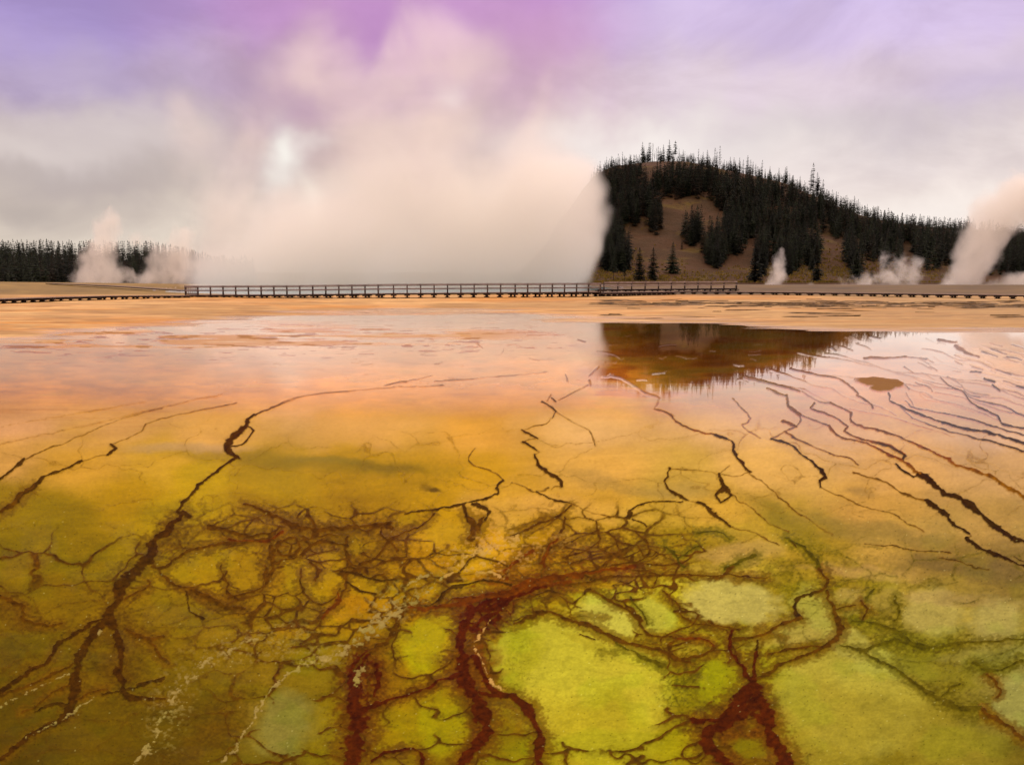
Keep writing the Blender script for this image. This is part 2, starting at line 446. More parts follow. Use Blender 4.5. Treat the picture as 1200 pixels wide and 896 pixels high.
fibre = fbm(WU / 16, WV / 9, 4, 401)
warpA = (fbm(U / 30, V / 22, 4, 411) - 0.5)
warpB = (fbm(U / 30, V / 22, 4, 421) - 0.5)
WU0, WV0 = WU, WV
WU, WV = WU0 + warpA * 34 * grow, WV0 + warpB * 22 * grow
MATRIX = np.zeros(U.shape, np.float32)
for (u, v, ru, rv, rot, col, amt) in [
    (345, 645, 125, 50, 3, (128, 84, 3), .62), (440, 640, 66, 46, 0, (128, 84, 3), .62), (320, 705, 80, 26, -6, (130, 88, 4), .5), (250, 700, 50, 12, 16, (104, 54, 4), .7), (215, 625, 30, 34, -40, (116, 76, 4), .7),
    (600, 692, 140, 22, -11, (124, 60, 6), .85), (570, 730, 42, 40, -20, (104, 46, 4), .85), (432, 800, 30, 72, 6, (112, 56, 4), .75), (500, 805, 80, 66, 0, (146, 104, 3), .5), (545, 830, 30, 70, 0, (110, 54, 4), .6),
    (872, 840, 50, 46, 0, (116, 62, 4), .75), (140, 755, 36, 66, 0, (96, 60, 4), .6), (700, 660, 110, 34, -8, (140, 92, 8), .6), (800, 640, 60, 30, 0, (136, 104, 10), .5), (270, 840, 56, 30, -40, (104, 66, 6), .55),
    (960, 705, 100, 60, 0, (124, 98, 8), .65), (800, 738, 120, 48, 8, (128, 92, 6), .7), (1080, 760, 130, 46, 6, (116, 100, 14), .7), (815, 800, 44, 60, 20, (116, 96, 8), .7), (618, 745, 24, 70, 14, (124, 104, 4), .6), (1120, 820, 60, 20, 20, (104, 88, 10), .6),
    (300, 745, 90, 26, -18, (140, 104, 12), .4), (170, 820, 40, 40, 0, (100, 72, 5), .4), (20, 722, 60, 14, 10, (92, 56, 4), .6)]:
    mk = soft_shape(u, v, ru, rv, rot, .45, .5)
    mk2 = np.clip(mk * (0.55 + 0.9 * fibre) - 0.5 * clumps * (1 - mk * 0.6), 0, 1)
    MATRIX = np.maximum(MATRIX, mk * amt)
    lay(mk2, col, amt)
COL *= (1 + MATRIX * 1.1 * (clumps - 0.5))[..., None]
WU, WV = WU0 + warpB * 30 * grow, WV0 - warpA * 20 * grow
for (u, v, ru, rv, rot, ed, col, amt) in OVALS:
    mk = soft_shape(u, v, ru, rv, rot, ed * 1.2 + 0.06, 0.25)
    mk = np.clip(mk * 1.12 - 0.25 * clumps * (1 - mk) * grow, 0, 1)
    lay(mk, col, amt)
    MATRIX = MATRIX * (1 - 0.8 * mk * amt)
WU, WV = WU0, WV0

# ---------------------------------------------------------------- veins
# class | width(s) in photo px | points.  Each is a channel or terrace lip of the mat, laid on the ground.
VCOL = {'B': (76, 42, 6), 'd': (74, 44, 10), 'k': (52, 28, 8), 'g': (140, 82, 14), 'm': (84, 30, 4), 'b': (96, 56, 6), 'o': (92, 74, 12), 'r': (112, 52, 6), 't': (120, 74, 20), 'f': (176, 116, 50)}
HALO = {'B': 0.5, 'd': 0.30, 'k': 0.22, 'g': 0.25, 'm': 0.55, 'b': 0.55, 'o': 0.5, 'r': 0.6, 't': 0.15, 'f': 0.0}
HCOL = {'B': (112, 74, 4), 'd': (150, 100, 22), 'k': (140, 92, 40), 'g': (190, 130, 50), 'm': (108, 58, 4), 'b': (116, 74, 3), 'o': (114, 94, 10), 'r': (122, 72, 4), 't': (180, 130, 50), 'f': (176, 116, 50)}
VEINS = '''
t 1.5 3|345,468 318,478 298,487
d 4 9 7|298,486 289,492 288,500 270,516 266,527 277,537
d 2|288,500 297,505 283,520 270,524
d 4 3 4|277,537 258,549 240,563 226,577
d 4 8|228,575 213,592 209,598 220,605
B 9 6 12|216,600 200,618 196,625 182,632 178,645 170,660
B 14 17 15 17|176,640 168,664 147,680 137,705 132,724 134,735
B 13 12 14 15 9 6 4|131,728 111,742 96,762 91,780 87,809 85,830 70,845 34,863 5,887 -40,910
B 10 13 12 11 4|134,730 143,762 140,778 144,798 150,815 194,819
d 3|120,812 150,806 190,796
b 3|171,680 168,692 150,703
b 4 3|153,739 166,747 186,767 199,778
b 6|166,747 176,750 192,746
B 4 6|122,727 111,729 85,744 65,755 52,775 21,793 0,814 -30,835
b 3 4|85,778 52,796 26,805 0,817 -30,832
d 5 2|90,828 62,826 40,834
b 2|90,800 60,812 40,828 25,833
b 6 5 2|0,700 26,709 24,723 40,730 70,732
b 2|88,822 110,810 125,806
t 1|0,562 -40,575
d 3 4 5|-30,575 0,562 15,551 30,540
t 2 1.5|30,541 47,529 77,517 100,507
t 1|100,507 140,491 190,478
b 8 5|-40,618 0,600 22,584 40,568
d 5 3|18,588 55,560 95,540
t 1|95,540 125,532
d 3|125,532 136,526 130,521
t 1.5 2|130,521 160,509 172,497
t 1.2|172,497 197,489 275,472
f 2|0,520 60,508 150,486 260,462
f 1.5|0,500 80,486 170,470
b 4 3|189,668 196,679 214,689 232,693
b 4 6 4|225,691 250,701 266,709 286,714
d 4 3 4|218,695 218,707 225,717 241,724
b 3|260,662 262,679 266,693 282,701
b 3|309,661 313,681 300,693 270,699
b 7 6|318,640 319,661 315,681
b 3|180,663 192,666 206,658 220,646 240,642 264,638 300,634 320,633
r 3 4|268,634 292,633 311,635 329,624
b 6 4|246,618 264,622 290,627 318,626
b 3 6 8|286,590 309,600 327,608 341,618
b 9 7 6|330,612 362,621 400,619 440,617 458,618
b 2|351,670 357,693 371,709 388,702 397,689
b 2 3|345,652 332,656 320,662
b 4|344,631 330,634 322,642 330,650 346,648 350,640 344,631
b 4 3|455,612 447,620 452,630 462,638 470,646
b 3 4|470,625 458,634 446,645 436,655 424,662
b 3|405,630 400,642 405,655 415,668 424,670
d 3 2|405,673 420,673 440,678 465,681
d 3|405,682 420,693 440,697
b 3|425,668 416,672 406,676 404,690 395,700
r 4 5|395,694 390,713 378,724
b 3|436,676 448,672 454,684 446,694
b 4|352,650 362,640 380,634 400,640
b 3|360,660 372,668 366,680
d 2 3|475,600 512,595 550,590 582,580
d 5 3|582,580 582,570 590,562
t 2 1.5|590,562 585,556 560,547 550,540 555,525
b 2 3|507,600 497,612 470,625 455,632
d 4|545,591 549,604 546,610
d 4|558,591 575,600 572,612
k 2|560,590 572,598
b 10 14|548,606 556,618 552,630
b 9|568,610 562,622
t 1.2|317,477 355,464 400,459 450,454 520,452
g 2|450,451 475,447
t 1.2|510,447 570,442 640,436
t 1|475,447 505,440
b 8 3|478,711 466,729 453,752 429,768 417,788
m 12 16 22|429,768 418,786 416,800 416,814 414,832
m 22 30 24 26|414,832 420,850 416,871 413,890 414,920
m 4|436,818 446,800 440,780
m 7 4 5|424,832 442,824 460,819 491,809 520,796 541,791
m 10 14 14 20 22|551,711 543,742 541,773 547,805
m 24 22 18 13 12|547,803 556,818 566,836 569,856 556,876 541,894 530,920
m 9 8 8 11|556,773 574,799 585,814 600,819 616,830
m 11 12 11|616,830 629,843 634,866 629,894 626,930
m 8 5|566,812 585,814
m 4|435,894 455,881 486,879 497,892 500,915
d 2 3|505,710 528,690 555,682 580,680 598,684
b 3 2|510,706 527,690 520,684
r 6 7 8|480,712 515,712 555,705 592,694 630,682 680,672
r 5 4|600,686 650,676 700,668 745,664
m 6 4|560,712 600,700 640,688
r 8 6|530,703 580,700 620,690 670,681
m 8|548,712 572,716 590,708
m 6|570,728 585,718 592,706
m 6|556,735 566,726
b 2 3 3|633,687 678,682 719,674 735,676 781,674
b 2 1.5|781,674 815,674 900,677
r 4|592,667 605,656 625,645
r 5|634,662 646,645 652,630
r 4|590,668 594,676
b 3|600,628 625,615 657,602 672,594
b 3 4|660,606 652,630 640,650
b 2|702,620 707,632 695,642 662,656
b 2 3|722,630 724,648 707,662
b 2|748,640 757,652 770,648
b 2|745,625 760,636 758,650 742,662
o 3|780,640 792,650 800,664
o 2|797,655 812,645 820,640
b 1.5|655,640 680,630 705,622
b 1.5|660,660 690,654 720,650
b 2|690,668 730,660 765,662 800,660
o 1.5|815,625 840,622 858,630
o 3|850,668 868,660 884,652
b 5 4 5|606,729 634,718 665,726 693,734
b 5 4 3|693,734 724,749 755,757 781,768 794,775 812,776
o 4 3|724,752 745,765 768,778 781,783
d 2|680,746 700,750
b 3 4 3|696,692 724,711 745,723 753,739 768,747 792,749
b 2.5 2|781,695 797,708 799,718 820,731 846,735 869,739
o 2|737,698 747,716 756,730
b 5|792,750 783,762 792,772 810,771 828,767 838,760
r 3 2|838,760 828,752 812,748 792,750
b 2.5|740,668 760,670 772,676 764,688
m 10 26|884,797 872,815 860,830
m 26 22 12|860,830 845,850 832,866 838,880 856,900
m 14 18 20 16|886,805 894,830 902,856 915,879 926,905
m 12|880,835 898,850 904,870
m 20|862,838 880,828
m 6|842,846 822,846 812,842
m 8 5 4|882,802 872,788 861,767 859,752 862,741
b 4 3|861,750 880,748 900,742
b 4 4|900,742 916,730 939,722
d 5 6 4|940,722 930,711 934,703 957,692
b 4 5|957,692 967,679 962,664
o 5 3|962,664 950,650 938,638 920,630
d 2|926,632 934,640
b 8 4 4|885,796 900,788 910,779 939,770 962,760
b 5 8 8|958,763 972,752 978,747 984,730
b 7 5 4|984,730 980,713 970,700 965,690
d 3|882,762 885,752
m 5|885,795 880,778 884,764
b 3|900,765 926,760 960,757
o 2 4|985,755 1011,762 1035,775
o 5 6 6|1035,775 1055,786 1076,804 1099,817 1124,828 1148,830
b 5 5|1148,830 1174,848 1205,868 1250,890
o 3|998,726 1024,730 1053,744
o 4 3|1053,744 1071,755 1097,761 1112,755 1160,752 1210,750
b 3|1159,791 1169,806 1167,817
o 2.5|1141,778 1164,788 1198,775
b 2.5|1011,703 1021,713 1013,724
o 2|1024,692 1018,703
b 1.5|980,713 1004,708
o 2.5|1050,698 1054,716 1045,728
o 2|1099,817 1110,806 1124,800
o 4|1010,764 1045,752 1080,760
d 1.2|1010,635 1050,640 1085,646 1110,648
d 1.2|1100,655 1130,660 1160,666
k 1.2|1190,650 1210,668
k 2 4 5|905,513 927,521 940,532 957,547 966,560
k 4 2|966,560 958,564 960,569
t 1.5 2 1|960,569 987,582 1012,595 1040,600 1062,611 1085,622
g 2.5|872,442 900,449 937,459
g 4 5|922,464 925,477 937,487
g 2|900,456 922,465
t 2|937,487 970,500
g 2.5 2.5 3|970,500 985,512 1015,520 1035,530 1055,539
g 4 6 7|1055,539 1072,550 1079,557
k 8 10 8|1077,557 1087,561 1097,570 1105,581
k 6 8 5|1105,581 1122,585 1140,595 1157,610 1175,622 1200,636 1240,652
g 4|917,494 932,501
g 3|919,506 927,511
t 1.8|927,511 950,522 975,532 997,537 1006,545
t 2 2.5|1002,553 1035,565 1055,577 1084,587
k 5 7 5|1084,587 1097,597 1110,605 1113,612 1132,625
k 5 4|1130,631 1147,642 1170,652 1190,660 1220,676
k 3|1047,544 1055,550 1075,559
g 2|955,472 950,479 972,487 995,500 990,506
g 3 2.5|990,506 1010,515 1040,522 1060,532
d 3 4|1030,520 1048,527 1060,533 1057,540
g 2.5|974,472 997,485 996,492 1010,500 1040,507 1075,520
g 3 4 3|1075,520 1092,530 1112,539 1120,546 1157,556
g 4 4|1157,556 1166,562 1200,579 1240,590
d 2.5 3|1041,461 1043,470 1070,482 1095,492
k 3 4|1095,492 1125,501 1160,507 1200,520 1240,530
d 1.5 2|1055,477 1075,492 1115,506 1155,515 1200,529 1240,538
d 1.5 2|1060,470 1067,476 1115,487 1150,495 1200,510 1240,520
d 2 2.5|1102,442 1110,451 1127,459 1135,467 1145,477 1170,487
d 2.5|1170,487 1175,496 1200,502 1240,508
d 1.5|1110,441 1125,451 1132,462 1150,470 1180,477 1200,487 1240,492
k 3.5|1154,444 1165,448
k 2.5|1162,451 1172,459
d 2|1190,452 1205,457
g 2 3 2.5|957,440 982,444 1000,455 1006,461
g 1.8|927,433 957,440
t 1.5|1072,447 1091,455 1092,458
f 1.5|1078,462 1085,468 1110,472 1140,482
d 2|1060,451 1064,456
t 1.5|1061,460 1064,466 1070,475
g 3|1013,420 1050,419 1062,418
t 2|1062,418 1085,421
g 3|1100,399 1120,401
g 5 3|1120,405 1135,414 1146,418
d 2|1136,436 1150,437
t 1.5|1160,402 1175,406
d 2|1162,409 1180,415
d 1.8|1150,412 1170,418
d 2|1180,418 1197,422
t 1.6|1090,429 1098,434
d 1.8|1138,430 1152,434
d 2|1168,432 1185,439
t 1.6|1120,422 1128,427
d 1.6|1185,404 1200,409
t 1.5|1175,446 1188,450 1205,455
g 2|1060,430 1070,437
d 2|975,408 980,412
d 1.5|1020,395 1032,397
t 1|645,462 640,470
d 2.2|635,471 646,476 653,482
d 1.6|653,482 648,489
t 1|655,468 672,460 690,450
d 2.5 2|612,505 630,514
d 3.5|612,518 629,527
d 4|626,534 632,545
d 4 5 3|632,545 642,555 652,561 658,569
t 1.5|600,564 630,576 645,571
d 2.5 1.5|632,576 650,585 672,592
t 1|672,592 690,600 720,604
t 1.3|742,451 755,460 772,467 767,479
g 2|767,479 785,486 800,499 825,507 840,510
d 3 4|838,510 857,517 858,527 865,540
d 5 3|865,540 875,550 882,555
t 1.5|882,555 864,557 846,556
t 1.6 1|882,557 900,570 915,587 930,600 955,612 975,625
t 1|858,468 870,480 880,490 870,498
t 1|870,498 878,505 890,512
d 3 2.5|787,548 786,556 780,564 787,575
d 2.5|787,575 797,582 805,586
t 1|787,549 815,552 840,556
d 6 8|842,556 846,567 852,574
d 3|850,570 840,582 845,590 855,581 852,575
d 4|817,589 830,596
d 5 3|830,596 840,605 856,615
t 1|855,578 882,597 900,610 925,622
d 6|737,606 741,600
d 2.5 1.5|740,597 757,591 775,589 800,588
d 1.5|742,608 750,612 760,618
t 1|660,690 700,560
t 1|665,447 662,438
t 1|690,445 692,452
f 1|560,470 575,480 570,500
f 1|960,520 1000,530 1050,545
f 1|1020,500 1080,520 1150,540 1200,560
f 1|980,545 1010,560 1060,580
f 1|900,555 930,565
g 2.5|1005,463 1016,470 1022,478
t 1.5|700,412 720,416 726,420
t 1.5|590,408 588,414
t 1.5|560,402 566,408
g 2|676,399 684,401
t 1.6|932,501 938,494 937,487
t 1.6|905,513 912,510 919,506 932,501
t 1.6|1132,625 1135,628 1130,631
t 1.6|612,518 619,515 630,514
t 1.6|629,527 632,530 626,534
t 1.5|646,489 640,497 622,502 612,505
t 1.5|856,615 880,625 910,640
t 1.5|658,569 648,572
t 1.5|1075,559 1084,560
t 1.5|856,546 842,556
t 1.5|805,586 817,589
t 1.5|940,459 960,470 974,472
t 1.5|742,451 730,444 712,440
t 1.3|652,482 668,492 690,505 700,522
t 1.5|540,392 552,394
t 1.2|620,420 632,423
t 1.2|700,430 690,440
g 1.5|497,397 508,398
d 2|650,470 645,466
'''
MV = np.zeros(U.shape, np.float32)          # vein
MH = np.zeros(U.shape, np.float32)          # stained border
VC = np.zeros(U.shape + (3,), np.float32)
HC = np.zeros(U.shape + (3,), np.float32)
RIDGE = np.zeros(U.shape, np.float32)


def catmull(pts, step):
    pts = np.asarray(pts, float)
    if len(pts) == 2:
        n = max(2, int(np.hypot(*(pts[1] - pts[0])[:2]) / step) + 1)
        return pts[0] + (pts[1] - pts[0]) * np.linspace(0, 1, n)[:, None]
    P = np.vstack([2 * pts[0] - pts[1], pts, 2 * pts[-1] - pts[-2]])
    out = []
    for i in range(1, len(P) - 2):
        n = max(1, int(np.hypot(*(P[i + 1] - P[i])[:2]) / step))
        for s in np.linspace(0, 1, n, endpoint=False):
            a, b, c, d = P[i - 1], P[i], P[i + 1], P[i + 2]
            out.append(0.5 * (2 * b + (c - a) * s + (2 * a - 5 * b + 4 * c - d) * s * s + (3 * b - a - 3 * c + d) * s ** 3))
    out.append(pts[-1])
    return np.array(out)


def stroke(cls, pts, widths, strength=1.0, seed=0):
    n = len(pts)
    ww = np.interp(np.linspace(0, 1, n), np.linspace(0, 1, len(widths)), widths) if len(widths) > 1 else np.full(n, widths[0])
    if cls == 't': ww = np.maximum(ww, 1.5)
    ww = ww * np.interp([p[1] for p in pts], [400, 520, 620], [0.72, 0.85, 1.0])
    P = catmull(np.column_stack([np.asarray(pts, float), ww]), 5.0)
    kk = np.arange(len(P)) / 4.0 + P[0, 0] * 7.7 + P[0, 1] * 3.3
    P[:, 2] *= 0.62 + 0.8 * fbm(kk, kk * 0 + 0.5, 2, 555)
    col, hcol, hal = s2l(VCOL[cls]).astype(np.float32), s2l(HCOL[cls]).astype(np.float32), HALO[cls]
    for i in range(len(P) - 1):
        (x0, y0, wa), (x1, y1, wb) = P[i], P[i + 1]
        r = 0.5 * max(wa, wb)
        pad = 3.2 * r + 20
        c0 = int(max(0, (min(x0, x1) - pad + 160) / DU)); c1 = int(min(NC, (max(x0, x1) + pad + 160) / DU + 2))
        r0 = int(max(0, (min(y0, y1) - pad - 366) / DV)); r1 = int(min(NR - 24, (max(y0, y1) + pad - 366) / DV + 2))
        if c1 <= c0 or r1 <= r0: continue
        s = np.s_[r0:r1, c0:c1]
        px, py = WU[s], WV[s]
        dx, dy = x1 - x0, y1 - y0
        L2 = dx * dx + dy * dy + 1e-6
        tt = np.clip(((px - x0) * dx + (py - y0) * dy) / L2, 0, 1)
        dist = np.hypot(px - (x0 + tt * dx), py - (y0 + tt * dy))
        hw = 0.5 * (wa + (wb - wa) * tt)
        dist = dist + (grain2[s] - 0.5) * hw * 1.1 + (grain[s] - 0.5) * np.minimum(hw, 3) * 0.7
        core = (1 - sst(hw * 0.45, hw + 0.75, dist)) * strength * np.clip(hw / 0.9, 0.25, 1)
        if hal > 0:
            h = np.exp(-(np.maximum(dist - hw * 0.5, 0) / (hw * 1.3 + 1.5 + 5.5 * grow[s] * (hal > 0.4))) ** 2) * hal
            up = h > MH[s]
            MH[s] = np.where(up, h, MH[s])
            HC[s] = np.where(up[..., None], hcol, HC[s])
        up = core > MV[s]
        MV[s] = np.where(up, core, MV[s])
        VC[s] = np.where(up[..., None], col, VC[s])


for line in VEINS.strip().splitlines():
    head, pts = line.split('|')
    head = head.split()
    cls, ws = head[0], [float(a) for a in head[1:]]
    pts = [tuple(float(q) for q in p.split(',')) for p in pts.split()]
    if cls == 't' and pts == [(660.0, 690.0), (700.0, 560.0)]: continue
    stroke(cls, pts, ws, 0.5 if cls == 'f' else (0.8 if cls == 't' else 1.0))
    # short side threads where the mats crack most
    if cls in 'bBmro' and len(pts) > 1:
        P = catmull(np.asarray(pts, float), 9.0)
        for (x, y), (x2, y2) in zip(P[:-1], P[1:]):
            if y < 585 or random.random() > 0.03: continue
            ang = math.atan2(y2 - y, x2 - x) + random.choice((-1, 1)) * random.uniform(0.5, 1.3)
            q = [(x, y)]
            for k in range(random.randint(2, 5)):
                ang += random.uniform(-0.6, 0.6)
                st = random.uniform(4, 9)
                q.append((q[-1][0] + math.cos(ang) * st * 1.3, q[-1][1] + math.sin(ang) * st * 0.7))
            stroke(cls, q, [random.uniform(1.2, 2.4), 0.8], random.uniform(0.35, 0.8))

# short dashes of algae scattered on the far flats to the right
for k in range(22):
    u, v = random.uniform(900, 1230), random.uniform(398, 462)
    sl = random.uniform(0.14, 0.34)
    q = [(u, v)]
    for j in range(random.randint(6, 13)):
        dx = random.uniform(9, 26)
        q.append((q[-1][0] + dx, q[-1][1] + dx * sl * random.uniform(0.3, 1.7)))
    stroke(random.choice('ttgd'), q, [random.uniform(0.8, 1.3), random.uniform(1.2, 2.0)], random.uniform(0.45, 0.85))
for k in range(50):
    u, v = random.uniform(985, 1330), random.uniform(392, 470)
    if random.random() < 0.45: u, v = random.uniform(1090, 1330), random.uniform(395, 455)
    L = random.uniform(5, 18)
    s = random.uniform(0.15, 0.5)
    q = [(u, v), (u + L * 0.5, v + L * 0.5 * s + random.uniform(-1, 1)), (u + L, v + L * s)]
    stroke(random.choice('dtggk'), q, [random.uniform(0.8, 1.6), random.uniform(0.8, 2.0)], random.uniform(0.35, 0.9))
for k in range(60):
    u, v = random.uniform(300, 900), random.uniform(388, 445)
    L = random.uniform(3, 16)
    q = [(u, v), (u + L * 0.5, v + random.uniform(-1, 1)), (u + L, v + random.uniform(-3, 3))]
    stroke(random.choice('tfg'), q, [random.uniform(0.8, 1.4)], random.uniform(0.3, 0.7))

# fine cracked network between the hand-laid channels
def region(*ov):
    m = np.zeros(U.shape, np.float32)
    for (u, v, ru, rv, rot, ed, k) in ov:
        m = np.maximum(m, soft_shape(u, v, ru, rv, rot, ed, 0.5) * k)
    return m


def network(mask, su, sv, wid, cls, seed, amt, shear=0.0):
    f1, f2, _ = worley((WU + w2x * 6) / su + (WV / sv) * shear, (WV + w2y * 4) / sv, seed)
    e = (f2 - f1)
    wv_ = wid * (0.5 + 1.2 * fbm(U / 30, V / 20, 2, seed + 3))
    core = (1 - sst(wv_ * 0.3, wv_, e)) * mask * amt * sst(0.28, 0.5, fbm(U / 22, V / 15, 2, seed + 7))
    hal = (1 - sst(wv_ * 0.6, wv_ * 3.2, e)) * mask * amt * 0.45
    up = core > MV
    MV[...] = np.where(up, core, MV)
    VC[...] = np.where(up[..., None], s2l(VCOL[cls]).astype(np.float32), VC)
    up = hal > MH
    MH[...] = np.where(up, hal, MH)
    HC[...] = np.where(up[..., None], s2l(HCOL[cls]).astype(np.float32), HC)


network(region((330, 630, 110, 46, 4, .5, 1), (430, 640, 70, 45, 0, .5, 1), (300, 700, 70, 30, 10, .5, .7)), 26, 17, 0.16, 'b', 3, 0.45)
network(region((300, 615, 100, 25, 0, .6, 1), (400, 590, 120, 40, -10, .6, .8), (430, 650, 70, 40, 0, .5, .8)), 11, 8, 0.22, 'b', 13, 0.28, 0.3)
network(region((600, 690, 110, 26, -10, .5, 1), (700, 670, 120, 18, -3, .5, 1)), 24, 7, 0.26, 'r', 23, 0.55, -0.5)
network(region((700, 645, 110, 34, -10, .5, 1), (800, 640, 60, 30, 0, .5, .8)), 20, 11, 0.16, 'b', 33, 0.35, -0.8)
network(region((570, 722, 34, 26, -20, .4, 1), (424, 800, 22, 60, 0, .4, .7)), 14, 11, 0.35, 'm', 43, 0.9)
network(region((330, 740, 90, 32, -18, .5, 1), (240, 800, 60, 50, 0, .6, .5)), 13, 7, 0.2, 'b', 53, 0.4)
network(region((960, 700, 90, 50, 0, .5, .8), (1090, 740, 130, 50, 0, .6, .5), (800, 745, 80, 30, 10, .5, .7)), 34, 19, 0.10, 'o', 63, 0.2)
network(region((195, 650, 30, 16, 0, .5, 1), (205, 622, 24, 14, 0, .5, 1)), 7, 5, 0.3, 'b', 73, 0.55)
network(region((470, 790, 60, 60, 0, .5, .6), (520, 850, 60, 40, 0, .5, .6)), 26, 20, 0.12, 'r', 83, 0.35)
network(region((800, 790, 26, 60, 20, .5, 1), (610, 800, 26, 60, 0, .6, .6)), 9, 7, 0.25, 'o', 93, 0.5)

# polygonal mats: a connected network of thin dark seams, each mat paler towards its middle
BIGC = np.maximum.reduce([soft_shape(a_, b_, c_ * .95, d_ * .95, e_, .12) for (a_, b_, c_, d_, e_, f_, g_, h_) in OVALS if h_ >= .8 and c_ >= 14 and b_ > 600] + [soft_shape(690, 800, 92, 72, 22, .1), soft_shape(1000, 830, 88, 66, 14, .1), soft_shape(640, 765, 50, 36, 0, .1)])
for (su, sv, wid, sd, reg, am, cl) in (
        (64, 34, .085, 811, sst(590, 660, V) * (1 - BIGC) * (1 - 0.6 * (1 - sst(200, 330, U)) * sst(660, 720, V)) * (1 - 0.6 * sst(1020, 1080, U) * sst(770, 800, V)) * (1 - 0.5 * sst(840, 900, U)), .80, 'b'),
        (36, 20, .13, 821, np.clip(sst(570, 610, V) * (1 - sst(760, 800, V)) * (1 - BIGC) * (np.exp(-((U - 380) / 190) ** 2) + 0.35 * np.exp(-((U - 960) / 200) ** 2) * sst(660, 690, V) + 0.8 * np.exp(-((U - 720) / 120) ** 2)), 0, 1), .85, 'b'),
        (30, 9, .17, 831, np.exp(-((U - 680) / 110) ** 2 - ((V - 655) / 34) ** 2), .5, 'r'),
        (120, 46, .03, 841, sst(470, 520, V) * (1 - sst(590, 640, V)) * 0.8, .45, 't')):
    wa, wb = fbm(U / 40, V / 26, 3, sd + 2) - 0.5, fbm(U / 40, V / 26, 3, sd + 3) - 0.5
    f1, f2, cid = worley((U + wa * 46 * (su / 50)) / su + (V / sv) * (-0.5 if cl == 'r' else 0.12), (V + wb * 26 * (sv / 30)) / sv, sd)
    e = f2 - f1
    ww_ = wid * (0.35 + 1.3 * fbm(U / 24, V / 16, 2, sd + 4)) * (0.7 + 0.6 * grain2)
    on = sst(0.20, 0.36, fbm(U / 55, V / 36, 2, sd + 6))
    core = (1 - sst(ww_ * 0.35, ww_ * 1.1, e)) * reg * am * on
    hal = np.exp(-(e / (wid * 2.2)) ** 2) * reg * am * on * 0.5
    up = core > MV
    MV = np.where(up, core, MV)
    cc = s2l(VCOL[cl]).astype(np.float32) if cl != 'b' else np.where((U > 900)[..., None], s2l(VCOL['o']), s2l(VCOL['b'])).astype(np.float32)
    VC = np.where(up[..., None], cc, VC)
    up = hal > MH
    MH = np.where(up, hal, MH)
    hh_ = s2l(HCOL[cl]).astype(np.float32) if cl != 'b' else np.where((U > 900)[..., None], s2l(HCOL['o']), s2l(HCOL['b'])).astype(np.float32)
    HC = np.where(up[..., None], hh_, HC)
    COL *= (1 + reg * on * am * (0.20 * sst(0.05, 0.5, e) - 0.08 + 0.14 * (cid - 0.5)))[..., None]
# granular stain beside the channels
hm_ = np.clip(np.clip((MH * 1.5 - 0.85 * clumps + 0.10) / 0.30, 0, 1) * 0.52 * grow + MH * 0.36, 0, 0.8)[..., None]
COL = COL * (1 - hm_) + HC * (0.45 + 1.1 * clumps)[..., None] * hm_
# fine threads woven through the darker matrix
for sc_, th, am, sd in ((1.0, .92, .40, 481), (0.5, .90, .28, 491), (0.27, .88, .20, 501)):
    rid = 1 - np.abs(2 * fbm(WU / (40 * sc_), WV / (24 * sc_), 3, sd) - 1)
    thr = sst(th, th + 0.08, rid) * np.clip(MATRIX * 1.15 + MH * 0.25, 0, 1) * sst(0.3, 0.55, fbm(U / 40, V / 25, 2, sd + 5)) * am
    thr = np.clip(thr * 1.3 - 0.4 * clumps, 0, 0.85)[..., None]
    COL = COL * (1 - thr) + (s2l((84, 46, 4)).astype(np.float32) * (0.6 + 0.8 * clumps)[..., None]) * thr
clump = fbm(U / 2.7, V / 2.1, 2, 461)
kfar = 1 - sst(440, 580, V)
mm = np.clip(MV * 1.55 - (1 - 0.75 * MV) * 0.75 * clump, 0, 0.95)[..., None]
vv = VC * (0.45 + 1.1 * fbm(U / 5.0, V / 3.4, 2, 471) + 0.35 * (clump - 0.5))[..., None]
COL = COL * (1 - mm) + vv * mm

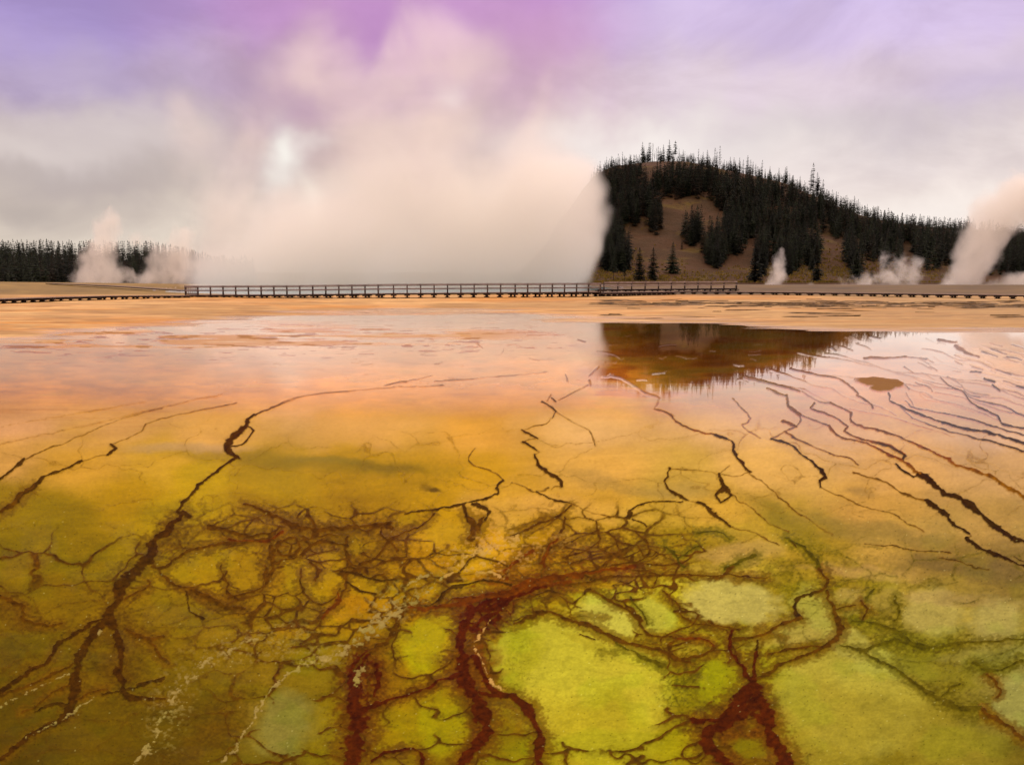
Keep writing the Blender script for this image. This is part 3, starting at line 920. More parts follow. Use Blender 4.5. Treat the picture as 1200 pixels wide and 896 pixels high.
# pale mineral crust along a few drained channels
CR = np.zeros(U.shape, np.float32)
for pts, ws in (([(400, 762), (437, 735), (462, 721), (485, 703), (505, 688), (520, 676), (536, 667)], [15, 28, 18, 10, 8, 6, 3]),
                ([(300, 838), (326, 802), (360, 778), (404, 765)], [5, 8, 10, 13]), ([(256, 896), (280, 871), (300, 838)], [3, 4, 4]),
                ([(160, 894), (181, 866), (192, 840), (212, 809), (232, 782), (250, 770)], [12, 10, 11, 9, 17, 18]), ([(236, 778), (252, 770), (272, 762), (300, 748)], [8, 9, 6, 5]),
                ([(418, 800), (424, 786)], [10, 9]), ([(475, 686), (490, 676), (506, 672)], [3, 4, 2]), ([(440, 724), (456, 710), (470, 700)], [3, 6, 3]),
                ([(548, 652), (566, 648), (580, 640)], [8, 14, 6]), ([(560, 670), (575, 672), (590, 676)], [6, 4, 2]), ([(598, 634), (612, 628)], [10, 6]),
                ([(590, 810), (576, 792), (560, 764), (566, 745), (578, 730)], [2, 2.4, 3, 2.4, 2]), ([(0, 826), (40, 808), (80, 790)], [1.5, 1.5, 1.5]), ([(30, 866), (70, 846), (110, 820)], [1.5, 1.5, 1.2]), ([(118, 742), (126, 737)], [5, 4])):
    P = catmull(np.column_stack([np.asarray(pts, float), np.interp(np.linspace(0, 1, len(pts)), np.linspace(0, 1, len(ws)), ws)]), 5.0)
    for i in range(len(P) - 1):
        (x0, y0, wa), (x1, y1, wb) = P[i], P[i + 1]
        pad = 2 * max(wa, wb) + 12
        c0 = int(max(0, (min(x0, x1) - pad + 160) / DU)); c1 = int(min(NC, (max(x0, x1) + pad + 160) / DU + 2))
        r0 = int(max(0, (min(y0, y1) - pad - 366) / DV)); r1 = int(min(NR - 24, (max(y0, y1) + pad - 366) / DV + 2))
        if c1 <= c0 or r1 <= r0: continue
        s = np.s_[r0:r1, c0:c1]
        px, py = WU[s], WV[s]
        dx, dy = x1 - x0, y1 - y0
        tt = np.clip(((px - x0) * dx + (py - y0) * dy) / (dx * dx + dy * dy + 1e-6), 0, 1)
        d = np.hypot(px - (x0 + tt * dx), py - (y0 + tt * dy)) + (grain2[s] - 0.5) * wa * 0.9 + (grain[s] - 0.5) * 4
        CR[s] = np.maximum(CR[s], 1 - sst(0.05 * wa, 0.34 * wa + 0.8, d + (clumps[s] - 0.4) * wa * 0.9))
spk = region((570, 650, 60, 22, -12, .6, 1), (460, 708, 40, 20, -20, .6, .8), (300, 755, 70, 20, -10, .6, .6), (200, 830, 24, 50, 10, .6, .6), (640, 634, 30, 14, 0, .6, .5), (372, 770, 40, 14, 0, .6, .6))
CR = np.maximum(np.clip(CR * 1.25 - 0.6 * fbm(U / 2.6, V / 2.0, 2, 441), 0, 1), spk * sst(0.52, 0.74, fbm(U / 4.2, V / 3.0, 3, 431)) * 0.7)
crc = np.where((U < 520)[..., None], s2l((176, 142, 72)), s2l((214, 156, 78))).astype(np.float32)
crm = np.clip(CR, 0, 0.9)[..., None]
COL = COL * (1 - crm) + crc * crm

# dry orange shoals and pale sinter streaks showing through the film towards the far left shore
shn = fbm(U / 120, V / 3.2, 4, 881)
lft = 1 - sst(280, 520, U)
SHOAL = sst(0.50, 0.60, shn + 0.10 * lft * np.exp(-((V - 398) / 12) ** 2)) * np.exp(-((V - (392 + 6 * lft)) / (11 + 8 * lft)) ** 2) * (1 - sst(560, 700, U))
lay(SHOAL, (216, 150, 82), 0.75)
PALE = sst(0.54, 0.66, fbm(U / 90, V / 2.6, 4, 891)) * (1 - sst(395, 450, V)) * (1 - sst(500, 700, U))
lay(PALE, (240, 206, 172), 0.5)
DASH = sst(0.63, 0.70, fbm(U / 24, V / 1.7, 3, 893)) * np.exp(-((V - 400) / 22) ** 2) * (1 - sst(640, 700, U))
lay(DASH, (150, 92, 44), 0.65)
LINES = sst(0.60, 0.72, fbm(U / 100 + V / 40, V / 2.4, 3, 897)) * np.exp(-((V - 470) / 34) ** 2) * (1 - sst(200, 420, U))
lay(LINES, (186, 116, 62), 0.35)
# grain of the mat surface
tex = 1 + (0.16 * (grain - 0.5) + 0.16 * (fbm(U / 1.7, V / 1.4, 1, 451) - 0.5)) * sst(430, 700, V) + 0.08 * (grain - 0.5)
COL *= tex[..., None]
nearm = sst(560, 680, V)
wr = 1 - np.abs(2 * fbm(U / 30 + 0.4 * V / 30, V / 9, 4, 861) - 1)
COL *= (1 + nearm * (0.26 * (fbm(U / 38, V / 20, 5, 863, 0.6) - 0.5) - 0.10 * sst(0.80, 0.98, wr) + 0.16 * (fbm(U / 11, V / 7, 3, 865) - 0.5)))[..., None]
gt = (sst(0.45, 0.65, fbm(U / 50, V / 30, 3, 867)) * nearm)[..., None]
COL *= 1 + gt * (np.array([0.94, 1.03, 0.85]) - 1)
f1, _, cid = worley(U / 7.0, V / 5.0, 871)
sp_ = (1 - sst(0.06, 0.16, f1)) * (cid > 0.86) * sst(520, 640, V)
COL = COL * (1 - 0.55 * (sp_ * (cid < 0.965))[..., None]) + s2l((220, 205, 120)).astype(np.float32) * (0.3 * sp_ * (cid >= 0.975))[..., None]
# the golden island and mats showing dark through the far film
isl = np.maximum.reduce([soft_shape(1024, 447.5, 19, 5, 2, .15, .5), soft_shape(1046, 449, 13, 4.5, 10, .15, .5), soft_shape(1036, 454, 15, 5, -4, .15, .5)])
lay(isl, (150, 96, 12), 0.95)
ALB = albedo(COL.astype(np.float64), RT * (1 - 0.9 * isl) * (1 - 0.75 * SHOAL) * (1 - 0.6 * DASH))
far = (1 - sst(395, 520, V))[..., None]
veinmix = np.clip(MV, 0, 1)[..., None]
DEEP = np.array([0.52, 0.205, 0.016])           # the orange-brown mat under the far film
tone = (COL / np.maximum(COL.mean(-1, keepdims=True), 1e-4))
vis = np.clip(COL.mean(-1, keepdims=True) / s2l((234, 190, 150)).mean(), 0.05, 1.15)
kf = (1 - sst(445, 500, V))[..., None]
hue = 0.5 + (fbm(U / 60, V / 7.0, 4, 921) - 0.5)[..., None] * (0.25 + 0.75 * sst(650, 700, U) * (1 - sst(940, 1010, U)))[..., None]
DEEP = DEEP + (np.array([0.42, 0.125, 0.010]) - DEEP) * sst(0.52, 0.66, hue) + (np.array([0.44, 0.225, 0.016]) - DEEP) * sst(0.48, 0.36, hue) * 0.8
DEEP = DEEP * (0.70 + 0.6 * fbm(U / 20, V / 3.0, 3, 931))[..., None]
kf = kf * ((1 - isl) * (1 - 0.9 * np.clip(SHOAL, 0, 1)) * (1 - 0.8 * DASH))[..., None]
ALB = ALB * (1 - kf) + DEEP * vis * (0.85 + 0.3 * big[..., None]) * kf

# relief: terrace lips stand a little proud, mats undulate
relief = 0.010 * MV * sst(400, 560, V) * (0.4 + grain2) + 0.035 * np.clip(MV, 0, 1) * (1 - sst(470, 640, V)) * sst(372, 400, V) * 0.35
relief += 0.012 * CR * grain + 0.030 * isl
relief += 0.010 * (fbm(gx * 2.2, gy * 2.2, 5, 501, 0.6) - 0.5) * sst(520, 700, V)
vv_ = np.stack([gx, gy, relief], -1).reshape(-1, 3)

m_mat, t = new_mat('wet_bacterial_mat')
ca = t.n('ShaderNodeAttribute', attribute_name='mat').outputs['Color']
ra = t.n('ShaderNodeAttribute', attribute_name='dry').outputs['Fac']
pos = t.n('ShaderNodeTexCoord').outputs['Object']
nA = t.noise(pos, 9.0, 5.0, 0.65)
nB = t.noise(pos, 60.0, 3.0, 0.6)
fine = t.m('ADD', t.m('MULTIPLY', nA, 0.6), t.m('MULTIPLY', nB, 0.4))
col = t.mix(1.0, ca, t.mix(t.remap(fine, 0.3, 0.7, smooth=False), (0.93, 0.92, 0.90, 1), (1.07, 1.07, 1.06, 1)), 'MULTIPLY')
rip = t.n('ShaderNodeMapping', ins={0: pos, 3: (0.5, 1.6, 1.0)}).outputs[0]
nR = t.noise(rip, 1.1, 3.0, 0.5)
fa = t.n('ShaderNodeAttribute', attribute_name='film').outputs['Fac']
rough = t.m('ADD', t.remap(ra, 0.0, 1.0, 0.02, 0.55, smooth=False), t.remap(fa, 0.0, 0.5, 0.15, 0.0))
b1 = t.n('ShaderNodeBump', ins={'Strength': 0.035, 'Distance': 0.02, 'Height': nR})
b2 = t.n('ShaderNodeBump', ins={'Strength': t.m('MULTIPLY_ADD', ra, 0.6, t.remap(fa, 0.0, 0.3, 0.35, 0.0)), 'Distance': 0.012, 'Height': fine, 'Normal': b1.outputs[0]})
pb = t.n('ShaderNodeBsdfPrincipled', ins={'Base Color': col, 'Roughness': rough, 'IOR': 1.33, 'Normal': b2.outputs[0],
         'Specular IOR Level': t.m('MULTIPLY', fa, t.remap(ra, 0.0, 1.0, 0.5, 0.08, smooth=False)), 'Coat Weight': t.m('MULTIPLY', t.m('MULTIPLY', fa, fa), t.remap(ra, 0.0, 1.0, 0.75, 0.0, smooth=False)), 'Coat Roughness': 0.015, 'Coat IOR': 1.33, 'Coat Normal': b1.outputs[0]})
oo = t.n('ShaderNodeOutputMaterial')
t.t.links.new(pb.outputs[0], oo.inputs[0])

water = mesh_obj('shallow_water', vv_, grid_faces(NR, NC), m_mat, smooth=True)
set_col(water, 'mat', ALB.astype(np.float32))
dry = np.clip(SHOAL * 0.75 + DASH * 0.6 + MV * (0.35 + 0.5 * grain) * sst(440, 520, V) + 0.75 * MV * (1 - sst(440, 520, V)) + CR * 0.9 + isl, 0, 1)
set_f(water, 'dry', dry)
set_f(water, 'film', FILM)
tag(water, 'film of clear hot water over orange and lime bacterial mats with brown branching veins', 'shallow water', kind='structure')

# ================================================================== the dry ground, out to the horizon
S = H / 2.3


def bank(x, y):
    """height of the ground; above 0 it stands dry out of the film of water"""
    u = 600 + F * x / y
    v = VH + F * H / y * 1.0
    shore = np.interp(u, [-400, 0, 120, 330, 480, 600, 700, 850, 1000, 1200, 1600], [400, 396, 388, 371, 367, 370, 377, 380, 388, 389, 389])
    n = fbm(x * 0.10, y * 0.30, 4, 601) - 0.5
    n2 = fbm(x * 0.35, y * 1.1, 3, 611) - 0.5
    k = (shore - v) / 16.0
    z = np.clip(k * 0.10, -0.12, 0.11) + (n * 0.10 + n2 * 0.035) * np.exp(-(k / 1.6) ** 2)
    # broken orange shoals on the far left
    z += 0.10 * np.exp(-((u - 40) / 170) ** 2 - ((v - 402) / 12) ** 2) * (n * 3.2 + 0.1)
    z += (n * 0.10 + n2 * 0.06) * (v < shore - 12) * np.clip((y - 60) / 40, 0, 1) * (y < 115)
    # basin of the big spring beyond the walkway
    e = ((x + 24) / 48) ** 2 + ((y - 190) / 70) ** 2
    z -= 0.9 * (1 - sst(0.75, 1.05, e)) * (y > 112)
    z -= 4.0 * sst(190, 430, y)
    z += 1.0 * sst(-50, -150, x) * sst(110, 160, y) * (1 - sst(190, 300, y))
    return z


gv = np.concatenate([[2600, 1400, 960, 700, 560, 500], np.arange(470, 400, -3), np.arange(400, 322.0, -0.4), np.array([321.6, 321.2, 320.8, 320.4, 320.0, 319.6, 319.2, 318.9, 318.7, 318.55])])[::-1]
gu = np.concatenate([np.linspace(-3000, -220, 36), np.linspace(-200, 1400, 900), np.linspace(1420, 4200, 36)])
GU, GV = np.meshgrid(gu, gv)
GX, GY = ground(GU, GV)
GZ = bank(GX, GY)
m_gr, t = new_mat('sinter_ground')
ca = t.n('ShaderNodeAttribute', attribute_name='mat').outputs['Color']
pos = t.n('ShaderNodeTexCoord').outputs['Object']
nA = t.noise(t.n('ShaderNodeMapping', ins={0: pos, 3: (0.5, 1.4, 1.0)}).outputs[0], 1.2, 6.0, 0.65)
col = t.mix(1.0, ca, t.mix(t.remap(nA, 0.3, 0.7, smooth=False), (0.80, 0.78, 0.74, 1), (1.15, 1.14, 1.12, 1)), 'MULTIPLY')
wet = t.n('ShaderNodeAttribute', attribute_name='wet').outputs['Fac']
b1 = t.n('ShaderNodeBump', ins={'Strength': 0.25, 'Distance': 0.05, 'Height': nA})
pb = t.n('ShaderNodeBsdfPrincipled', ins={'Base Color': col, 'Roughness': t.remap(wet, 0, 1, 0.75, 0.22), 'IOR': 1.33, 'Specular IOR Level': 0.3, 'Normal': b1.outputs[0]})
oo = t.n('ShaderNodeOutputMaterial')
t.t.links.new(pb.outputs[0], oo.inputs[0])
gcol = np.zeros(GX.shape + (3,))
n = fbm(GU / 90, GV / 3.0, 4, 701)
n2 = fbm(GU / 30, GV / 1.6, 3, 711)
n3 = fbm(GU / 200, GV / 7.0, 3, 721)
oc = np.array([0.50, 0.235, 0.060]); pk = np.array([0.55, 0.31, 0.150]); tn = np.array([0.40, 0.24, 0.11]); dk = np.array([0.10, 0.055, 0.015])
k = sst(0.36, 0.64, n3)[..., None]
gcol = oc * (1 - k) + pk * k
k = (sst(0.46, 0.62, n) * 0.85)[..., None]
gcol = gcol * (1 - k) + tn * k
k = (sst(0.50, 0.62, fbm(GU / 140, GV / 1.5, 4, 731)) * 0.6)[..., None]
gcol = gcol * (1 - k) + np.array([0.62, 0.40, 0.22]) * k
k = (sst(0.52, 0.64, fbm(GU / 60, GV / 0.9, 3, 741)) * 0.55)[..., None]
gcol = gcol * (1 - k) + np.array([0.26, 0.13, 0.04]) * k
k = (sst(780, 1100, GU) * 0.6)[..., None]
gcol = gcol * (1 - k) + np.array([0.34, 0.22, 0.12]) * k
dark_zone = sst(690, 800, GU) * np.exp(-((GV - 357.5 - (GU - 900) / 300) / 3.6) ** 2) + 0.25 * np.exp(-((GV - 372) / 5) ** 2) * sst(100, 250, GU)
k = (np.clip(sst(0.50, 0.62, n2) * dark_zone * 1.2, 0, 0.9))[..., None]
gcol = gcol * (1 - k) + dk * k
k = (sst(60, 260, -GX) * sst(95, 110, GY) * 0.0 + sst(112, 125, GY))[..., None]           # grassy flats beyond the walkway
gr = np.where((GU > 640)[..., None], np.array([0.085, 0.050, 0.016]), np.array([0.19, 0.12, 0.03])) * (0.6 + 0.8 * n[..., None]) + np.array([0.06, 0.04, 0.02]) * n2[..., None]
gcol = gcol * (1 - k) + gr * k
k = (sst(40, -160, GU) * 0.5 * (GV < 372))[..., None]
gcol = gcol * (1 - k) + np.array([0.30, 0.19, 0.08]) * k
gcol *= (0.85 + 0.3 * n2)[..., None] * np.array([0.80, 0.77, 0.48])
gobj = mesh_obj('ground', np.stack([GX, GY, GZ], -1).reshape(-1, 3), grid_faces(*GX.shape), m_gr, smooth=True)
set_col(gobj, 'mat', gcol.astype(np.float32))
set_f(gobj, 'wet', np.clip(np.exp(-((GZ) / 0.03) ** 2), 0, 1))
tag(gobj, 'flat ochre and pink mineral ground with dark crusty streaks', 'ground', kind='structure')

# the big hot spring beyond the walkway
a = np.linspace(0, 2 * math.pi, 97)[:-1]
rr = np.linspace(0.02, 1, 14)
A, Rr = np.meshgrid(a, rr)
wob = 1 + 0.05 * np.sin(3 * A) + 0.04 * np.sin(7 * A + 1)
px, py = -24 + 48 * Rr * wob * np.cos(A), 190 + 70 * Rr * wob * np.sin(A)
px, py = -24 + (px + 24) * 0.98, 190 + (py - 190) * 0.98
m_sp, t = new_mat('hot_spring_pool')
pos = t.n('ShaderNodeTexCoord').outputs['Object']
nz = t.noise(pos, 0.4, 3.0, 0.5)
bb = t.n('ShaderNodeBump', ins={'Strength': 0.2, 'Distance': 0.05, 'Height': nz})
pb = t.n('ShaderNodeBsdfPrincipled', ins={'Base Color': (0.10, 0.22, 0.25, 1), 'Roughness': 0.08, 'IOR': 1.33, 'Normal': bb.outputs[0]})
oo = t.n('ShaderNodeOutputMaterial')
t.t.links.new(pb.outputs[0], oo.inputs[0])
nr, nc = px.shape
idx = np.arange(nr * nc).reshape(nr, nc)
nxt = np.roll(idx, -1, 1)
sf = [list(q) for q in np.stack([idx[:-1], idx[1:], nxt[1:], nxt[:-1]], -1).reshape(-1, 4)] + [list(idx[0])]
spring = mesh_obj('spring_water', np.stack([px, py, np.full(px.shape, -0.30)], -1), sf, m_sp, smooth=True)
tag(spring, 'wide steaming hot spring pool behind the railed boardwalk', 'hot spring', kind='structure')

# ================================================================== the hill
FOOT, CREST = 320 * S, 600 * S
CU_ = [-400, 200, 560, 640, 695, 720, 760, 800, 830, 870, 910, 940, 970, 1000, 1040, 1080, 1130, 1200, 1300, 1500, 2000]
CVv = [300, 290, 235, 214, 203, 197, 193, 193, 200, 208, 217, 228, 241, 252, 261, 266, 270, 274, 280, 292, 300]


def hill_z(x, y):
    u = 600 + F * x / np.maximum(y, 1)
    cv_ = np.interp(u, CU_, CVv)
    top = H + (VH - cv_) / F * CREST
    base = -4.0
    k = np.clip((y - FOOT) / (CREST - FOOT), 0, 1)
    prof = np.where(k < 1, 0.30 * k + 0.70 * k * k * (3 - 2 * k), 1)
    prof = prof * np.exp(-np.clip((y - CREST) / 500, 0, 9) ** 2)
    side = sst(590, 716, u + 26 * (fbm(y / 40, x / 40, 3, 841) - 0.5))
    z = base - 1.0 + (top - base) * prof * side
    r = fbm(x / 60, y / 60, 4, 801) - 0.5
    r2 = fbm(x / 14, y / 14, 3, 811) - 0.5
    return z + (r * 9 + r2 * 1.6) * sst(0.04, 0.3, k) * side * (1 - 0.75 * sst(0.8, 1.0, k))


hy = np.concatenate([np.linspace(FOOT - 6, CREST, 150), np.linspace(CREST + 8, CREST + 700, 30)])
ha = np.linspace(-0.22, 1.3, 420)
HA, HY = np.meshgrid(ha, hy)
HX = HA * HY
HZ = hill_z(HX, HY)
m_hill, t = new_mat('hill_soil')
pos = t.n('ShaderNodeTexCoord').outputs['Object']
nA = t.noise(pos, 0.02, 5.0, 0.6)
nB = t.noise(pos, 0.25, 5.0, 0.7)
nC = t.noise(pos, 0.035, 4.0, 0.6, 0.6)
nD = t.noise(pos, 0.9, 3.0, 0.7)
col = t.mix(t.remap(nA, 0.35, 0.65), (0.060, 0.029, 0.012, 1), (0.042, 0.023, 0.008, 1))
col = t.mix(t.m('MULTIPLY', t.remap(nC, 0.52, 0.68), 0.7), col, (0.085, 0.058, 0.007, 1))
col = t.mix(t.m('MULTIPLY', t.remap(nB, 0.52, 0.66), 0.65), col, (0.026, 0.015, 0.006, 1))
col = t.mix(t.m('MULTIPLY', t.remap(nD, 0.58, 0.72), 0.5), col, (0.11, 0.066, 0.034, 1))
bb = t.n('ShaderNodeBump', ins={'Strength': 0.6, 'Distance': 1.0, 'Height': nB})
pb = t.n('ShaderNodeBsdfPrincipled', ins={'Base Color': col, 'Roughness': 0.95, 'Specular IOR Level': 0.1, 'Normal': bb.outputs[0]})
oo = t.n('ShaderNodeOutputMaterial')
t.t.links.new(pb.outputs[0], oo.inputs[0])
hill = mesh_obj('hill', np.stack([HX, HY, HZ], -1), grid_faces(*HX.shape), m_hill, smooth=True)
tag(hill, 'steep bare brown hill dotted with dark conifers', 'hill', kind='structure')


# the low wooded rise on the far left
def rise_z(x, y):
    u = 600 + F * x / y
    k = np.clip((y - 300 * S) / (200 * S), 0, 1)
    return -5.0 + (17 + 5 * (fbm(x / 70, y / 70, 3, 821) - 0.5)) * k * k * (3 - 2 * k) * (1 - sst(180, 290, u)) * np.exp(-np.clip((y - 500 * S) / 260, 0, 9) ** 2)


ry = np.linspace(296 * S, 800 * S, 60)
ra_ = np.linspace(-1.3, -0.16, 160)
RA, RY = np.meshgrid(ra_, ry)
rise = mesh_obj('wooded_rise', np.stack([RA * RY, RY, rise_z(RA * RY, RY)], -1), grid_faces(*RA.shape), m_hill, smooth=True)
tag(rise, 'low wooded rise at the far left', 'hill', kind='structure')

# ================================================================== conifers
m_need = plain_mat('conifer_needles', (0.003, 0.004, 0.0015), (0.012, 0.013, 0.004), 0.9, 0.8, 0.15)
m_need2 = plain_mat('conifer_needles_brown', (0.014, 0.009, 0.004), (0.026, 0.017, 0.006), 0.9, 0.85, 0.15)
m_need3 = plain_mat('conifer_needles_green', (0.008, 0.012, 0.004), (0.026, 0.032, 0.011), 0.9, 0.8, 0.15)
m_bark = plain_mat('conifer_bark', (0.018, 0.011, 0.007), (0.045, 0.030, 0.020), 1.5, 0.95, 0.1, stretch=(3, 3, 0.5))


def trunk_geo(h, r, rng, lean=0.0, n=6, seg=6):
    vs, fs = [], []
    for i in range(seg + 1):
        k = i / seg
        rad = r * (1 - 0.92 * k) * (1.25 if i == 0 else 1)
        ox, oy = lean * h * k * k, 0.006 * h * math.sin(k * 5 + r * 40)
        for j in range(n):
            a = 2 * math.pi * j / n
            vs.append((ox + rad * math.cos(a), oy + rad * math.sin(a), h * k))
    for i in range(seg):
        for j in range(n):
            fs.append([i * n + j, i * n + (j + 1) % n, (i + 1) * n + (j + 1) % n, (i + 1) * n + j])
    return vs, fs


def crown_geo(h, rad, base, rng, whorls=17, per=6, power=0.85, gaps=0.12, lean=0.0, sprays=5):
    """drooping limbs of leaf-sized sprays, in uneven whorls up the stem"""
    vs, fs = [], []

    def tri(a, b, c):
        i = len(vs)
        vs.extend((a, b, c)); fs.append([i, i + 1, i + 2])

    for wi in range(whorls):
        k = (wi + rng.uniform(-0.3, 0.3)) / whorls
        k = min(max(k, 0), 0.985)
        z = base * h + (h - base * h) * k
        rr = rad * (1 - k) ** power * rng.uniform(0.7, 1.15) + 0.02 * h * 0.5
        if k < 0.12: rr *= 0.6 + 3.0 * k
        a0 = rng.uniform(0, 6.3)
        for j in range(per):
            if rng.random() < gaps: continue
            a = a0 + 2 * math.pi * j / per + rng.uniform(-0.35, 0.35)
            L = rr * rng.uniform(0.6, 1.2)
            droop = rng.uniform(0.15, 0.5) * (1.0 - 0.75 * k)
            ox = lean * h * (z / h) ** 2
            ca_, sa_ = math.cos(a), math.sin(a)
            wdt = max(0.20 * L + 0.014 * h, 0.026 * h)
            for q in range(sprays):
                f0 = q / sprays
                f1 = min(1.0, f0 + 1.6 / sprays)
                sw = wdt * (1.15 - 0.7 * f0) * rng.uniform(0.7, 1.3)
                for sgn in (-1, 1):
                    p0 = (ox + ca_ * L * f0, sa_ * L * f0, z - droop * L * f0 ** 1.3)
                    p1 = (ox + ca_ * L * f1, sa_ * L * f1, z - droop * L * f1 ** 1.3 + rng.uniform(-0.04, 0.04) * L)
                    dr = rng.uniform(0.2, 1.0) * sw
                    p2 = (ox + ca_ * L * (f0 + 0.5 * (f1 - f0)) - sgn * sa_ * sw, sa_ * L * (f0 + 0.5 * (f1 - f0)) + sgn * ca_ * sw, z - droop * L * f0 - dr)
                    tri(p0, p1, p2)
    # leader
    for j in range(4):
        a = j * 1.57
        tri((lean * h, 0, h * 1.03), (lean * h + 0.018 * h * math.cos(a), 0.018 * h * math.sin(a), h * 0.94), (lean * h + 0.018 * h * math.cos(a + 1.57), 0.018 * h * math.sin(a + 1.57), h * 0.94))
    return vs, fs


def snag_geo(h, rng, n=16):
    vs, fs = trunk_geo(h, 0.014 * h, rng, 0.01)
    for k in range(n):
        z = h * rng.uniform(0.35, 0.97)
        a = rng.uniform(0, 6.3)
        L = h * rng.uniform(0.03, 0.10) * (1.2 - z / h)
        i = len(vs)
        w_ = 0.006 * h
        vs.extend(((0, 0, z + w_), (0, 0, z - w_), (L * math.cos(a), L * math.sin(a), z + rng.uniform(-0.02, 0.03) * h)))
        fs.append([i, i + 1, i + 2])
    return vs, fs


KINDS = {}      # kind -> list of (trunk mesh, crown mesh)
def make_kind(kind, i):
    rng = random.Random(hash_seed(kind) + i)
    if kind == 'full':
        h = 1.0; c = crown_geo(h, rng.uniform(.17, .23), rng.uniform(.03, .10), rng, 20, 7, 0.85, .08); tr = trunk_geo(h * .97, .018, rng)
    elif kind == 'plump':
        h = 1.0; c = crown_geo(h, rng.uniform(.23, .28), rng.uniform(.02, .06), rng, 24, 10, 0.8, .06, 0.0, 6); tr = trunk_geo(h * .97, .02, rng)
    elif kind == 'slim':
        h = 1.0; c = crown_geo(h, rng.uniform(.13, .18), rng.uniform(.08, .25), rng, 17, 6, 0.70, .12, rng.uniform(-.02, .02)); tr = trunk_geo(h * .97, .014, rng)
    elif kind == 'tuft':
        h = 1.0; c = crown_geo(h, rng.uniform(.14, .20), rng.uniform(.30, .50), rng, 11, 7, 0.5, .15, rng.uniform(-.03, .03)); tr = trunk_geo(h * .97, .013, rng)
    elif kind == 'thin':
        h = 1.0; c = crown_geo(h, rng.uniform(.06, .10), rng.uniform(.2, .4), rng, 14, 5, 0.4, .4, rng.uniform(-.02, .02)); tr = trunk_geo(h * .97, .012, rng)
    return tr, c


def hash_seed(s): return sum(ord(ch) * (i + 3) for i, ch in enumerate(s)) * 101


def geo_mesh(name, g, mat):
    me = bpy.data.meshes.new(name)
    me.from_pydata(g[0], [], g[1])
    me.materials.append(mat)
    return me


for kind in ('full', 'slim', 'tuft', 'thin', 'plump'):
    KINDS[kind] = []
    for i in range(5):
        tr, c = make_kind(kind, i)
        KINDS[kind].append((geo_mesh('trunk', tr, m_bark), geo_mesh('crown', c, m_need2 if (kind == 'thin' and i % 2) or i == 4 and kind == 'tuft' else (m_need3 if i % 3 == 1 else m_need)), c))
LITE = [crown_geo(1.0, r_, b_, random.Random(300 + q), 14, 7, 0.8, .05, 0.0, 3) for q, (r_, b_) in enumerate([(.19, .05), (.22, .08), (.17, .04), (.14, .14), (.20, .1), (.16, .08)])]
SNAGS = [geo_mesh('trunk', snag_geo(1.0, random.Random(50 + i)), m_bark) for i in range(3)]
n_tree = 0


def place_tree(kind, loc, h, label, group=None, cat='conifer', wide=1.0):
    global n_tree
    n_tree += 1
    root = empty('pine_tree', loc, random.uniform(0, 6.3))
    root.scale = (h * wide, h * wide, h)
    if kind == 'snag':
        tr = bpy.data.objects.new('trunk', random.choice(SNAGS)); C.objects.link(tr); tr.parent = root
        o2 = None
    else:
        a, b, _ = random.choice(KINDS[kind])
        tr = bpy.data.objects.new('trunk', a); C.objects.link(tr); tr.parent = root
        o2 = bpy.data.objects.new('crown', b); C.objects.link(o2); o2.parent = root
    tag(root, label, cat, group)
    return root


def hill_point(u, v, zf, d0, d1):
    """first point of the slope zf met by the sight line through photo pixel (u, v)"""
    d = np.linspace(d0, d1, 700)
    a, y, zz = ray(u, v)
    tt = d / y
    zl = H + zz * tt
    zs = zf(a * tt, d)
    hit = np.nonzero(zs >= zl)[0]
    if len(hit) == 0: return None
    i = hit[0]
    return float(a * tt[i]), float(d[i]), float(zs[i])


def crest_point(u):
    y = CREST * random.uniform(0.985, 1.0)
    x = (u - 600) / F * y
    return x, y, float(hill_z(np.array([x]), np.array([y]))[0])


PX = CREST / F      # metres per photo pixel on the crest
G_SKY = 'pines standing against the sky along the hill crest'
u = 697.0
while u < 1128:
    x, y, z = crest_point(u)
    if u < 745: hp, kinds = random.uniform(7, 13), ['slim', 'thin', 'full', 'thin', 'tuft']
    elif u < 860: hp, kinds = random.uniform(11, 22), ['full', 'full', 'tuft', 'slim', 'full', 'thin']
    elif u < 960: hp, kinds = random.uniform(12, 24), ['slim', 'full', 'full', 'slim', 'thin', 'tuft']
    elif u < 1010: hp, kinds = random.uniform(9, 17), ['slim', 'full', 'thin', 'slim']
    else: hp, kinds = random.uniform(6, 12), ['slim', 'thin', 'tuft', 'full']
    hp *= 0.40 + 1.25 * float(vn(np.array([u / 11.0]), np.array([0.5]), 99)[0])
    kd = random.choice(kinds)
    if random.random() < 0.07: kd = 'snag'
    lab = {'snag': 'bare dead snag standing against the sky on the hill crest', 'tuft': 'bare-stemmed pine with a tufted top against the sky on the hill crest',
           'thin': 'thin sparse pine against the sky on the hill crest', 'slim': 'slim dark pine against the sky on the hill crest', 'full': 'full dark conifer against the sky on the hill crest'}[kd]
    place_tree(kd, (x, y, z - 0.4), hp * random.choice((.6, .8, .95, 1.0, 1.2)) * PX * 0.92, lab, G_SKY + ', ' + kd)
    u += random.choice((random.uniform(1.0, 2.4), random.uniform(2.0, 5.2)))

